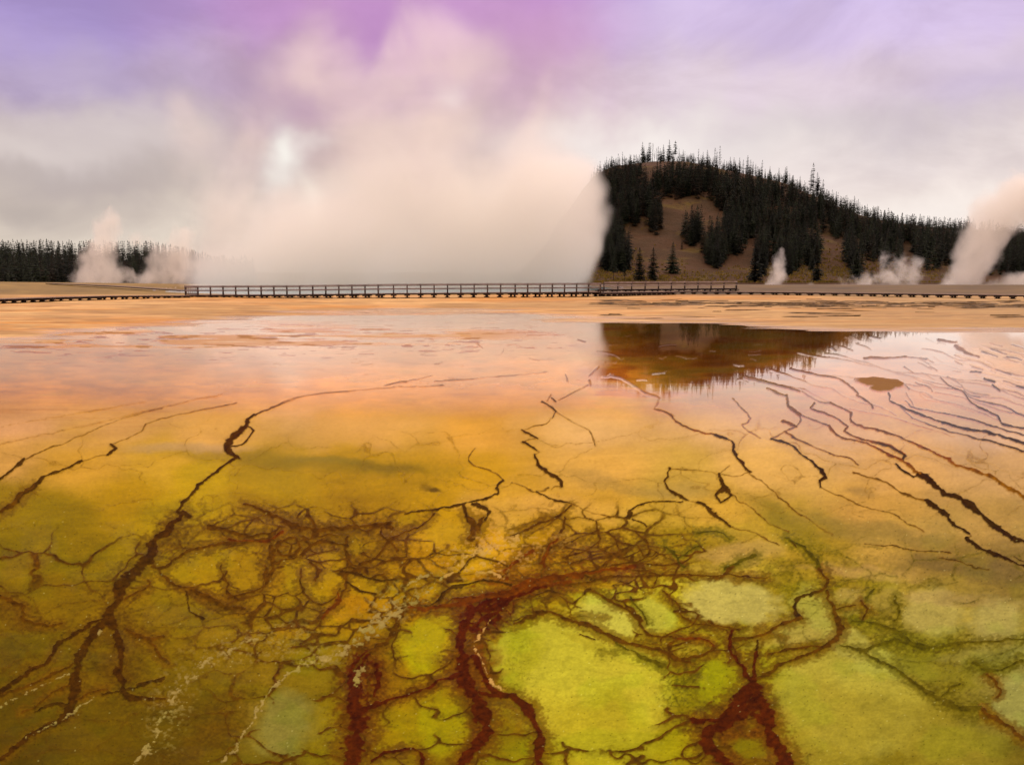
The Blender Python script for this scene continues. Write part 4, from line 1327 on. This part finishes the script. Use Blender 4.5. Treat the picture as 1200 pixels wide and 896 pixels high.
# single trees out on the bare soil, each with its own look and place
SINGLES = [
    (788, 320, 38, 'full', 'lone dark conifer on bare soil in the middle of the hill foot'),
    (749, 331, 42, 'full', 'left and broader of two dark conifers near the hill foot behind the railed boardwalk'),
    (765, 328, 40, 'full', 'right of two dark conifers near the hill foot behind the railed boardwalk'),
    (799, 292, 13, 'slim', 'tiny dark conifer alone on bare soil above the lone conifer'),
    (885, 336, 46, 'full', 'tall leaning dark conifer left of the small steam column'),
    (893, 322, 40, 'full', 'conifer just upslope of the tall one beside the small steam column'),
    (957, 332, 34, 'full', 'dark conifer just right of the small steam column at the foot of slope'),
    (1003, 327, 36, 'full', 'dark conifer by the yellow grass patch on the right slope'),
    (1021, 326, 15, 'slim', 'short dark conifer at the edge of low steam on the right slope'),
    (732, 336, 20, 'tuft', 'small scrubby conifer at the edge of the great steam cloud'),
    (719, 332, 30, 'tuft', 'pale-stemmed pine at the edge of the great steam cloud'),
]
for (u, v, hp, kd, lab) in SINGLES:
    p = hill_point(u, min(v, 330), hill_z, FOOT - 5, CREST)
    if p is None: continue
    if kd == 'full': kd = 'plump'
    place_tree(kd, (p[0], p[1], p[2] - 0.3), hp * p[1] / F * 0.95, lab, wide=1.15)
gx1, gy1 = (861 - 600) / F * 150, 150
place_tree('full', (gx1, gy1, -0.1), 2.1, 'very small dark young conifer at the end of the boardwalk railing', wide=0.8)

# stands on the slope: dense patches, thinner margins; bare soil between
STANDS = [(735, 238, 38, 34, 1), (715, 280, 18, 22, 1), (768, 262, 10, 20, 1), (722, 304, 20, 22, .8), (812, 276, 14, 14, 1), (800, 222, 60, 14, .9), (870, 232, 44, 22, 1), (862, 270, 16, 34, 1), (840, 296, 20, 22, .9),
          (880, 258, 26, 26, .9), (893, 300, 10, 26, .8), (915, 268, 26, 22, .6), (924, 300, 22, 26, .8), (936, 280, 12, 30, .8), (955, 258, 22, 18, .6), (952, 300, 12, 22, .8), (980, 274, 8, 14, .9), (996, 296, 9, 20, .8),
          (1010, 270, 30, 14, 1), (1050, 276, 40, 12, 1), (1022, 292, 18, 22, .9), (1044, 300, 16, 20, .7), (1090, 296, 26, 28, 1), (1100, 275, 30, 10, 1), (1120, 300, 20, 24, 1), (1180, 300, 60, 28, 1), (1005, 312, 10, 14, .8), (985, 244, 24, 12, .9)]
G_SL = 'dark conifers of the dense stands on the hillside'
for uu in range(700, 1135, 9):       # the dark belt of trees just under the crest
    if 752 < uu < 785 or 800 < uu < 815: continue
    STANDS.append((uu, float(np.interp(uu, CU_, CVv)) + 10 + random.uniform(-2, 6), 11, 14, 1.0))
cand, tries = [], 0
while len(cand) < 3300 and tries < 140000:
    tries += 1
    u, v = random.uniform(690, 1240), random.uniform(198, 326)
    d = max((k if ((u - a) / ra) ** 2 + ((v - b) / rb) ** 2 < random.uniform(.40, .88) else 0) for a, b, ra, rb, k in STANDS)
    if random.random() > d: continue
    p = hill_point(u, v, hill_z, FOOT - 5, CREST)
    if p is None: continue
    cand.append((u, v, p))
cand.sort(key=lambda c: c[2][1])
mass = []
for i, (u, v, p) in enumerate(cand):
    hm = random.uniform(13, 20) * (0.5 if p[1] > 0.93 * CREST else (0.75 if p[1] > 0.85 * CREST else 1.0))
    kd = random.choice(['full', 'full', 'full', 'slim'])
    if i < 118:
        side = 'left half of the hillside' if u < 850 else ('middle of the hillside' if u < 980 else 'low right end of the hill')
        place_tree(kd, (p[0], p[1], p[2] - 0.5), hm, f'dark conifer in the dense stands on the {side}', G_SL + ', ' + side)
    else:
        mass.append((kd, p, hm))

# the forest on the left rise
for k in range(230):                 # scrubby growth closing the gaps along the crest
    u = random.uniform(696, 1130)
    if fbm(np.array([u / 14.0]), np.array([3.3]), 2, 77)[0] < 0.40: continue
    y = CREST * random.uniform(0.955, 1.0)
    x = (u - 600) / F * y
    mass.append(('full', (x, y, float(hill_z(np.array([x]), np.array([y]))[0])), random.uniform(3, 7)))
G_LF = 'conifers of the low dark forest'
lf = []
tries = 0
while len(lf) < 1500 and tries < 12000:
    tries += 1
    u = random.uniform(-120, 300)
    d = random.uniform(300 * S, 520 * S)
    x = (u - 600) / F * d
    lf.append((u, (x, d, float(rise_z(np.array([x]), np.array([d]))[0]))))
lf.sort(key=lambda c: c[1][1])
for i, (u, p) in enumerate(lf):
    front = i < 60
    hm = random.uniform(13, 18)
    kd = random.choice(['full', 'full', 'slim'])
    if front and n_tree < 297 and -40 < u < 235:
        place_tree(kd, (p[0], p[1], p[2] - 0.5), hm, 'dark conifer in the low forest left of the great steam cloud', G_LF)
    else:
        mass.append((kd, p, hm))

vs_all, fs_all, off, mi_all = [], [], 0, []
for kd, p, hm in mass:
    g = random.choice(LITE)
    a = random.uniform(0, 6.3)
    v_ = np.array(g[0]) * hm
    ca_, sa_ = math.cos(a), math.sin(a)
    v2 = np.stack([v_[:, 0] * ca_ - v_[:, 1] * sa_ + p[0], v_[:, 0] * sa_ + v_[:, 1] * ca_ + p[1], v_[:, 2] + p[2] - 0.5], -1)
    vs_all.append(v2)
    fs_all.append(np.array(g[1]) + off)
    mi_all.append(np.full(len(g[1]), random.choice((0, 0, 0, 1, 1, 2)), np.int32))
    off += len(v2)
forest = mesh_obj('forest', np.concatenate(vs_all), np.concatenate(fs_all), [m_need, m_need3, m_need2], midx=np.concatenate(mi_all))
tag(forest, 'mass of dark conifers filling the hillside stands and the far left rise', 'forest', kind='stuff')

# dry grass and brush at the foot of the hill
m_grass = plain_mat('dry_grass', (0.20, 0.13, 0.02), (0.10, 0.075, 0.015), 0.4, 0.95, 0.1)
gvs, gfs = [], []
for k in range(2600):
    zone = random.choice([(705, 30, 318, 16), (990, 40, 312, 16), (930, 80, 326, 8), (1040, 60, 322, 10), (760, 60, 328, 5)])
    u, v = random.gauss(zone[0], zone[1]), random.gauss(zone[2], zone[3])
    p = hill_point(u, min(v, 331), hill_z, FOOT - 5, FOOT + 180)
    if p is None: continue
    hgt = random.uniform(0.5, 1.5)
    for q in range(3):
        a = random.uniform(0, 3.14)
        w_ = random.uniform(0.3, 0.9)
        i = len(gvs)
        ox, oy = random.uniform(-1, 1), random.uniform(-1, 1)
        gvs.extend(((p[0] + ox - w_ * math.cos(a), p[1] + oy - w_ * math.sin(a), p[2] - 0.2), (p[0] + ox + w_ * math.cos(a), p[1] + oy + w_ * math.sin(a), p[2] - 0.2), (p[0] + ox + random.uniform(-.5, .5), p[1] + oy, p[2] + hgt)))
        gfs.append([i, i + 1, i + 2])
grass = mesh_obj('grass', gvs, gfs, m_grass)
tag(grass, 'dry yellow grass and brush along the hill foot', 'grass', kind='stuff')

# ================================================================== boardwalks
m_wood = plain_mat('weathered_deck_wood', (0.13, 0.085, 0.060), (0.26, 0.18, 0.13), 1.6, 0.85, 0.25, stretch=(1, 6, 1))
m_rail = plain_mat('weathered_rail_wood', (0.13, 0.090, 0.072), (0.23, 0.17, 0.14), 1.2, 0.8, 0.3, stretch=(0.4, 3, 3))
m_dark = plain_mat('dark_timber', (0.020, 0.013, 0.009), (0.055, 0.036, 0.024), 1.2, 0.9, 0.15)
m_post = plain_mat('post_timber', (0.040, 0.027, 0.020), (0.10, 0.07, 0.052), 1.2, 0.9, 0.15)
m_pale = plain_mat('pale_rail_wood', (0.24, 0.16, 0.12), (0.36, 0.26, 0.20), 1.0, 0.8, 0.3, stretch=(0.4, 3, 3))


class MB:
    def __init__(self): self.v, self.f = [], []

    def box(self, c, ex, ey, ez):
        """box from centre and three half-extent vectors"""
        c, ex, ey, ez = map(Vector, (c, ex, ey, ez))
        i = len(self.v)
        for sx_ in (-1, 1):
            for sy_ in (-1, 1):
                for sz_ in (-1, 1):
                    self.v.append(tuple(c + ex * sx_ + ey * sy_ + ez * sz_))
        for q in ((0, 1, 3, 2), (4, 6, 7, 5), (0, 4, 5, 1), (2, 3, 7, 6), (0, 2, 6, 4), (1, 5, 7, 3)):
            self.f.append([i + k for k in q])

    def build(self, name, mat, parent=None):
        return mesh_obj(name, self.v, self.f, mat, parent)


def gz(x, y): return float(bank(np.array([x]), np.array([y]))[0])


def path_points(keys):
    """keys: (u, v_base): points on the ground under the walkway"""
    out = []
    for (u, v) in keys:
        x, y = ground(u, v)
        out.append(Vector((x, y, 0)))
    return out


def walk_samples(pts, step):
    seg = [(pts[i], pts[i + 1]) for i in range(len(pts) - 1)]
    tot = sum((b - a).length for a, b in seg)
    n = max(1, round(tot / step))
    out = []
    for k in range(n + 1):
        s = tot * k / n
        for a, b in seg:
            l = (b - a).length
            if s <= l + 1e-6:
                d = (b - a).normalized()
                out.append((a + d * s, d, s / 1.0))
                break
            s -= l
    return out, tot


def boardwalk(name, keys, deck_h, label, step, rails=False, width=2.0, rail_h=1.07, post_from=0, mat_rail=None, support_w=0.5, supports=True, base=None):
    """deck of cross planks on beams; a trestle under each joint; posts and two rails where railed"""
    pts = path_points(keys)
    smp, tot = walk_samples(pts, step)
    root = empty(name, (smp[0][0].x, smp[0][0].y, 0))
    org = Vector((smp[0][0].x, smp[0][0].y, 0))
    n = len(smp)
    def zt(i): return np.interp(i / (n - 1), np.linspace(0, 1, len(deck_h)), deck_h)
    up = Vector((0, 0, 1))
    pl, st_b = MB(), MB()
    for i in range(n - 1):
        (a, d, _), (b, d2, _) = smp[i], smp[i + 1]
        pa = Vector((a.x, a.y, zt(i))) - org
        pb_ = Vector((b.x, b.y, zt(i + 1))) - org
        dd = (pb_ - pa)
        L = dd.length
        dn = dd.normalized()
        side = Vector((-dn.y, dn.x, 0)).normalized()
        m = max(2, int(L / 0.3))
        for k in range(m):
            c = pa + dn * L * (k + 0.5) / m
            pl.box(c - up * 0.025, dn * (L / m * 0.5 - 0.012), side * width / 2, up * 0.025)
        for sgn in (-1, 0, 1):
            st_b.box((pa + pb_) / 2 - up * 0.115 + side * sgn * (width / 2 - 0.12), dn * (L / 2 - 0.001), side * 0.05, up * 0.062)
    pl.build('deck', m_wood, root)
    st_b.build('beam', m_dark, root)
    for i, (a, d, _) in enumerate(smp):
        if not supports: break
        g = -0.03 + (gz(a.x, a.y) if base is None else base)
        top = zt(i) - 0.180
        if top - g < 0.06: continue
        side = Vector((-d.y, d.x, 0))
        mb = MB()
        c = Vector((a.x, a.y, 0)) - org
        for sgn in (-1, 1):
            mb.box(c + side * sgn * (width / 2 - 0.25) + up * (top + g) / 2, d * 0.10, side * 0.10, up * (top - g) / 2)
        hgt = min(0.14, (top - g) * 0.35)
        mb.box(c + up * (top - hgt / 2 + 0.004), d * support_w, side * (width / 2 + 0.02), up * hgt / 2)
        mb.box(c + up * (g + hgt * 0.35), d * (support_w * 0.8), side * (width / 2 - 0.05), up * hgt * 0.45)
        mb.build('support', m_dark, root)
    if rails:
        tr, mr = MB(), MB()
        off = -(width / 2 - 0.06)
        for i, (a, d, _) in enumerate(smp):
            side = Vector((-d.y, d.x, 0))
            z0 = zt(i)
            if i < n - 1:
                b = smp[i + 1][0]
                pa = Vector((a.x, a.y, z0)) - org + side * off
                pb_ = Vector((b.x, b.y, zt(i + 1))) - org + Vector((-smp[i + 1][1].y, smp[i + 1][1].x, 0)) * off
                dn = (pb_ - pa)
                L = dn.length
                dn = dn.normalized()
                tr.box((pa + pb_) / 2 + up * (rail_h + 0.03), dn * (L / 2 + 0.01), side * 0.12, up * 0.03)
                tr.box((pa + pb_) / 2 + up * (rail_h - 0.10) - side * 0.098, dn * (L / 2 + 0.01), side * 0.02, up * 0.075)
                mr.box((pa + pb_) / 2 + up * (rail_h * 0.50) - side * 0.098, dn * (L / 2 + 0.01), side * 0.02, up * 0.075)
            if i >= post_from:
                mb = MB()
                c = Vector((a.x, a.y, z0)) - org + side * off
                mb.box(c + up * ((rail_h - 0.22) / 2), d * 0.075, side * 0.075, up * ((rail_h + 0.20) / 2))
                mb.build('post', m_post, root)
        tr.build('top_rail', mat_rail or m_rail, root)
        mr.build('middle_rail', mat_rail or m_rail, root)
    tag(root, label, 'boardwalk')
    return root


boardwalk('boardwalk', [(222, 349.2), (330, 349.6), (450, 350), (600, 349.4), (700, 348.4)], [0.42, 0.50, 0.68, 0.74, 0.74], 'long boardwalk with brown post and rail fence in front of the great steam cloud', 1.62, True, support_w=0.34)
boardwalk('boardwalk', [(703, 348.3), (740, 347.4), (784, 346.2)], [0.64, 0.60, 0.55], 'short low boardwalk end on dense dark trestles where the railing leaves it', 1.0, False, support_w=0.38)
boardwalk('boardwalk', [(704, 343.5), (780, 342.6), (859, 341.8)], [0.62, 0.62, 0.62], 'pale railed boardwalk stretch crossing in front of the bare hill', 2.4, True, mat_rail=m_pale, supports=True)
boardwalk('boardwalk', [(-70, 359.5), (0, 356.8), (60, 354.2), (120, 352), (219, 350)], [0.60, 0.58, 0.56, 0.52, 0.42], 'low boardwalk without railing left of the railed one', 1.18, False, support_w=0.16)
boardwalk('boardwalk', [(787, 345.2), (900, 346.3), (1000, 347.8), (1100, 349.6), (1200, 351.4), (1300, 353.5)], [0.50, 0.52, 0.54, 0.56, 0.58, 0.60], 'low boardwalk without railing running right across the far shore', 1.6, False, support_w=0.26)
boardwalk('boardwalk', [(58, 336.6), (130, 339.3), (217, 343.6)], [0.9, 0.75, 0.5], 'thin distant boardwalk on the grassy flat at far left', 4.0, False, supports=False, width=1.6)

# slatted end panel where the railing begins
ex, ey = ground(226, 349.2)
mb = MB()
pan = empty('railing_panel', (ex, ey - 0.4, 0))
for k in range(6):
    mb.box((k * 0.23 - 0.58, 0, 0.98), (0.03, 0, 0), (0, 0.02, 0), (0, 0, 0.48))
mb.build('slats', m_rail, pan)
mb = MB()
for z in (0.52, 1.0, 1.47):
    mb.box((0, -0.045, z), (0.72, 0, 0), (0, 0.02, 0), (0, 0, 0.06))
mb.build('rails', m_rail, pan)
for sx_ in (-0.76, 0.76):
    mb = MB()
    mb.box((sx_, 0, 0.74), (0.055, 0, 0), (0, 0.055, 0), (0, 0, 0.80))
    mb.build('post', m_dark, pan)
tag(pan, 'dark slatted end panel where the railed boardwalk begins on the left', 'railing')

# fallen pale log / rocks are absent on the flats; small dark crusts stand along the far right bank
m_crust = plain_mat('dark_sinter_crust', (0.045, 0.026, 0.010), (0.13, 0.075, 0.028), 2.0, 0.9, 0.15, bump=0.3)
cvs, cfs = [], []
for k in range(260):
    u = random.uniform(705, 1210)
    v = 357.5 + (u - 900) / 260 + random.gauss(0, 2.2)
    if random.random() < 0.06: v = random.uniform(366, 374)
    x, y = ground(u, v)
    z = gz(x, y)
    L, W, hh = random.uniform(0.3, 2.6) ** 1.0, random.uniform(0.10, 0.34), random.uniform(0.02, 0.09)
    i = len(cvs)
    nn = 8
    for j in range(nn):
        a = 2 * math.pi * j / nn
        r_ = random.uniform(0.35, 1.3)
        cvs.append((x + L * r_ * math.cos(a), y + W * r_ * math.sin(a), z - 0.02))
    for j in range(nn):
        a = 2 * math.pi * j / nn
        r_ = random.uniform(0.4, 0.7)
        cvs.append((x + L * r_ * math.cos(a), y + W * r_ * math.sin(a), z + hh * random.uniform(0.6, 1.1)))
    for j in range(nn):
        cfs.append([i + j, i + (j + 1) % nn, i + nn + (j + 1) % nn, i + nn + j])
    cfs.append([i + nn + j for j in range(nn)])
cr = mesh_obj('crust_rubble', cvs, cfs, m_crust)
tag(cr, 'band of dark broken crust along the far bank before the right boardwalk', 'crust', kind='stuff')

# ================================================================== steam
def steam(name, blobs, dens, scale, label, voxel, color, lo=0.16, hi=0.75, kn=0.55, rough=0.10, seed=0, detail=4.0):
    """blobs: (u, v, radius px, distance, depth factor, weight).  One body of steam: a billowing skin holding a volume
    whose density falls away from each billow's heart and is torn by noise."""
    m, t = new_mat(name + '_vapour')
    pos = t.n('ShaderNodeTexCoord').outputs['Object']
    acc_ = None
    bm = bmesh.new()
    for (u, v, r, d, df, wt) in blobs:
        x, y, z = at(u, v, d)
        R = r * d / F
        bmesh.ops.create_icosphere(bm, subdivisions=3, radius=1.28, matrix=Matrix.Translation((x, y, z)) @ Matrix.Diagonal((R, R * df, R, 1)))
        q = 1.0 / (0.72 * R)
        a = t.n('ShaderNodeVectorMath', operation='MULTIPLY_ADD', ins={0: pos, 1: (q, q / df, q), 2: (-x * q, -y * q / df, -z * q)}).outputs[0]
        dt = t.n('ShaderNodeVectorMath', operation='DOT_PRODUCT', ins={0: a, 1: a}).outputs['Value']
        g = t.m('POWER', math.exp(-1.0), dt)
        acc_ = t.m('MULTIPLY', g, wt) if acc_ is None else t.m('MULTIPLY_ADD', g, wt, acc_)
    mp = t.n('ShaderNodeMapping', ins={0: pos, 1: (seed * 13.0, 0, 0), 3: (1, 1, 0.8)}).outputs[0]
    nz = t.noise(mp, scale, detail, 0.56, 0.35)
    f = t.m('MULTIPLY_ADD', t.m('MULTIPLY', t.m('SUBTRACT', nz, 0.5), t.remap(acc_, 0.06, 0.34)), kn * 2.0, t.m('MINIMUM', acc_, 1.15))
    f = t.remap(f, lo, hi)
    pv = t.n('ShaderNodeVolumePrincipled', ins={'Color': (*color, 1), 'Density': t.m('MULTIPLY', f, dens), 'Anisotropy': 0.3})
    o = t.n('ShaderNodeOutputMaterial')
    t.t.links.new(pv.outputs[0], o.inputs['Volume'])
    me = bpy.data.meshes.new(name)
    bm.to_mesh(me)
    bm.free()
    o = bpy.data.objects.new(name, me)
    C.objects.link(o)
    md = o.modifiers.new('r', 'REMESH')
    md.mode = 'VOXEL'
    md.voxel_size = voxel
    me2 = bpy.data.meshes.new_from_object(o.evaluated_get(bpy.context.evaluated_depsgraph_get()))
    o.modifiers.clear()
    o.data = me2
    bpy.data.meshes.remove(me)
    n = len(me2.vertices)
    co = np.empty(n * 3, np.float32); me2.vertices.foreach_get('co', co); co = co.reshape(-1, 3)
    no = np.empty(n * 3, np.float32); me2.vertices.foreach_get('normal', no); no = no.reshape(-1, 3)
    sc = max(b[2] * b[3] / F for b in blobs)
    q1 = fbm(co[:, 0] / sc * 1.6 + seed, co[:, 2] / sc * 1.6 + co[:, 1] / sc, 3, 900 + seed) - 0.4
    co = co + no * (q1 * rough * 2 * sc)[:, None]
    me2.vertices.foreach_set('co', co.ravel())
    me2.materials.clear()
    me2.materials.append(m)
    me2.name = name
    me2.update()
    tag(o, label, 'steam')
    return o


D1 = 190.0
TAN = (0.962, 0.928, 0.852)
TAN2 = (0.955, 0.915, 0.83)
steam('steam_cloud', [
    (258, 322, 54, D1, 1.3, 1), (340, 318, 72, D1, 1.5, 1.1), (430, 312, 80, D1, 1.6, 1.2), (520, 310, 80, D1, 1.6, 1.2), (600, 312, 76, D1, 1.6, 1.2), (650, 316, 46, D1, 2, 1.2), (672, 304, 32, D1, 2.4, 1.2),
    (276, 264, 66, D1 + 6, 1.1, .62), (370, 262, 66, D1, 1.2, .66), (450, 242, 80, D1, 1.2, .72), (550, 234, 86, D1, 1.2, .74), (630, 246, 62, D1, 1.6, .9), (666, 270, 44, D1, 2.2, 1.15), (676, 246, 32, D1 - 6, 2.4, .9), (672, 216, 32, D1 - 4, 2.2, 1.0), (640, 224, 42, D1 - 4, 1.8, 1.0), (690, 200, 16, D1 - 6, 2, .5), (690, 284, 18, D1 - 6, 2.6, 1.0),
    (238, 200, 66, D1 + 10, 1, .36), (296, 172, 44, D1 + 10, 1, .30), (440, 168, 76, D1, 1, .36), (530, 158, 82, D1, 1, .36), (622, 172, 72, D1, 1, .40),
    (225, 130, 64, D1 + 10, 1, .29), (310, 95, 66, D1 + 8, 1, .26), (415, 100, 76, D1, 1, .31), (520, 95, 84, D1, 1, .31), (612, 100, 76, D1, 1, .31), (380, 40, 84, D1, 1, .25), (490, 35, 84, D1, 1, .25), (600, 35, 84, D1, 1, .25),
    (700, 226, 18, D1 - 8, 2.0, .6), (706, 262, 20, D1 - 8, 2.0, .65), (696, 292, 18, D1 - 8, 2.0, .65), (714, 246, 12, D1 - 8, 1.6, .4), (250, 326, 34, D1 - 10, 1.6, 1.0), (310, 328, 34, D1 - 10, 1.6, 1.1), (380, 330, 34, D1 - 10, 1.6, 1.1),
], 0.105, 0.042, 'great pale steam cloud billowing up from the spring behind the railed boardwalk', 2.6, TAN, 0.17, 1.05, 1.15, 0.06, 1, 6.0)
D2 = 330.0
steam('steam_plume', [(98, 330, 22, D2, 1, 1.2), (124, 328, 26, D2, 1, 1.2), (114, 306, 25, D2, 1, 1.1), (122, 286, 23, D2, 1, 1), (126, 268, 22, D2, 1, .8), (134, 252, 20, D2, 1, .6), (152, 326, 16, D2, 1, .9)],
      0.12, 0.20, 'tall ragged steam plume rising in front of the low forest at left', 1.8, TAN2, 0.34, 1.0, 1.25, 0.15, 2, 6.0)
steam('steam_plume', [(168, 330, 18, D2, 1, .9), (192, 328, 20, D2, 1, .9), (214, 318, 28, D2, 1, .9), (206, 294, 28, D2, 1, .65), (178, 302, 22, D2, 1, .6), (160, 280, 20, D2, 1, .5), (218, 274, 28, D2, 1, .6)],
      0.13, 0.20, 'thin low steam drifting between the left plume and the great cloud', 1.8, TAN2, 0.32, 1.0, 1.1, 0.15, 3, 6.0)
D3 = 380.0
steam('steam_plume', [(906, 336, 14, D3, 1, 1.1), (914, 322, 14, D3, 1, 1), (910, 308, 12, D3, 1, .85), (917, 296, 11, D3, 1, .6)],
      0.20, 0.26, 'small narrow steam column at the foot of the hill', 1.3, TAN2, 0.36, 1.0, 1.0, 0.15, 4, 6.0)
steam('steam_plume', [(950, 336, 10, D3, 1, .8), (985, 334, 14, D3, 1, .8), (1012, 330, 18, D3, 1, .85), (1042, 327, 22, D3, 1, .85), (1070, 328, 19, D3, 1, .8), (1058, 308, 20, D3, 1, .55), (1036, 302, 16, D3, 1, .5), (1078, 308, 16, D3, 1, .5)],
      0.14, 0.20, 'low thin steam drifting along the foot of the right slope', 1.6, TAN2, 0.34, 1.05, 1.2, 0.15, 5, 6.0)
D4 = 260.0
steam('steam_plume', [(1110, 344, 20, D4, 1, 1.2), (1130, 330, 26, D4, 1, 1.2), (1140, 308, 29, D4, 1, 1.2), (1150, 286, 29, D4, 1, 1.1), (1160, 264, 32, D4, 1, 1), (1178, 244, 36, D4, 1, .9), (1206, 228, 42, D4, 1, .8), (1146, 252, 24, D4, 1, .7), (1245, 215, 52, D4, 1, .7)],
      0.17, 0.16, 'thick steam plume leaning right at the right end of the hill', 1.7, TAN2, 0.38, 1.0, 1.25, 0.12, 6, 6.0)
steam('steam_plume', [(1165, 340, 16, D4, 1, 1), (1188, 332, 20, D4, 1, 1), (1216, 326, 24, D4, 1, .9), (1245, 310, 28, D4, 1, .8)],
      0.20, 0.18, 'low steam beneath the leaning plume at the right edge', 1.5, TAN2, 0.32, 0.95, 1.0, 0.15, 7, 6.0)

# ================================================================== render settings
scn.view_settings.view_transform = 'Standard'
scn.view_settings.look = 'None'
scn.view_settings.exposure = 0.0
scn.view_settings.gamma = 1.0
scn.view_settings.use_curve_mapping = False
cy = scn.cycles
cy.use_denoising = True
cy.denoiser = 'OPENIMAGEDENOISE'
cy.denoising_input_passes = 'RGB_ALBEDO_NORMAL'
cy.max_bounces = 10
cy.diffuse_bounces = 2
cy.glossy_bounces = 2
cy.transmission_bounces = 2
cy.volume_bounces = 6
cy.transparent_max_bounces = 8
cy.caustics_reflective = False
cy.caustics_refractive = False
cy.volume_step_rate = 0.42
cy.volume_max_steps = 256
cy.use_adaptive_sampling = True
cy.adaptive_threshold = 0.02
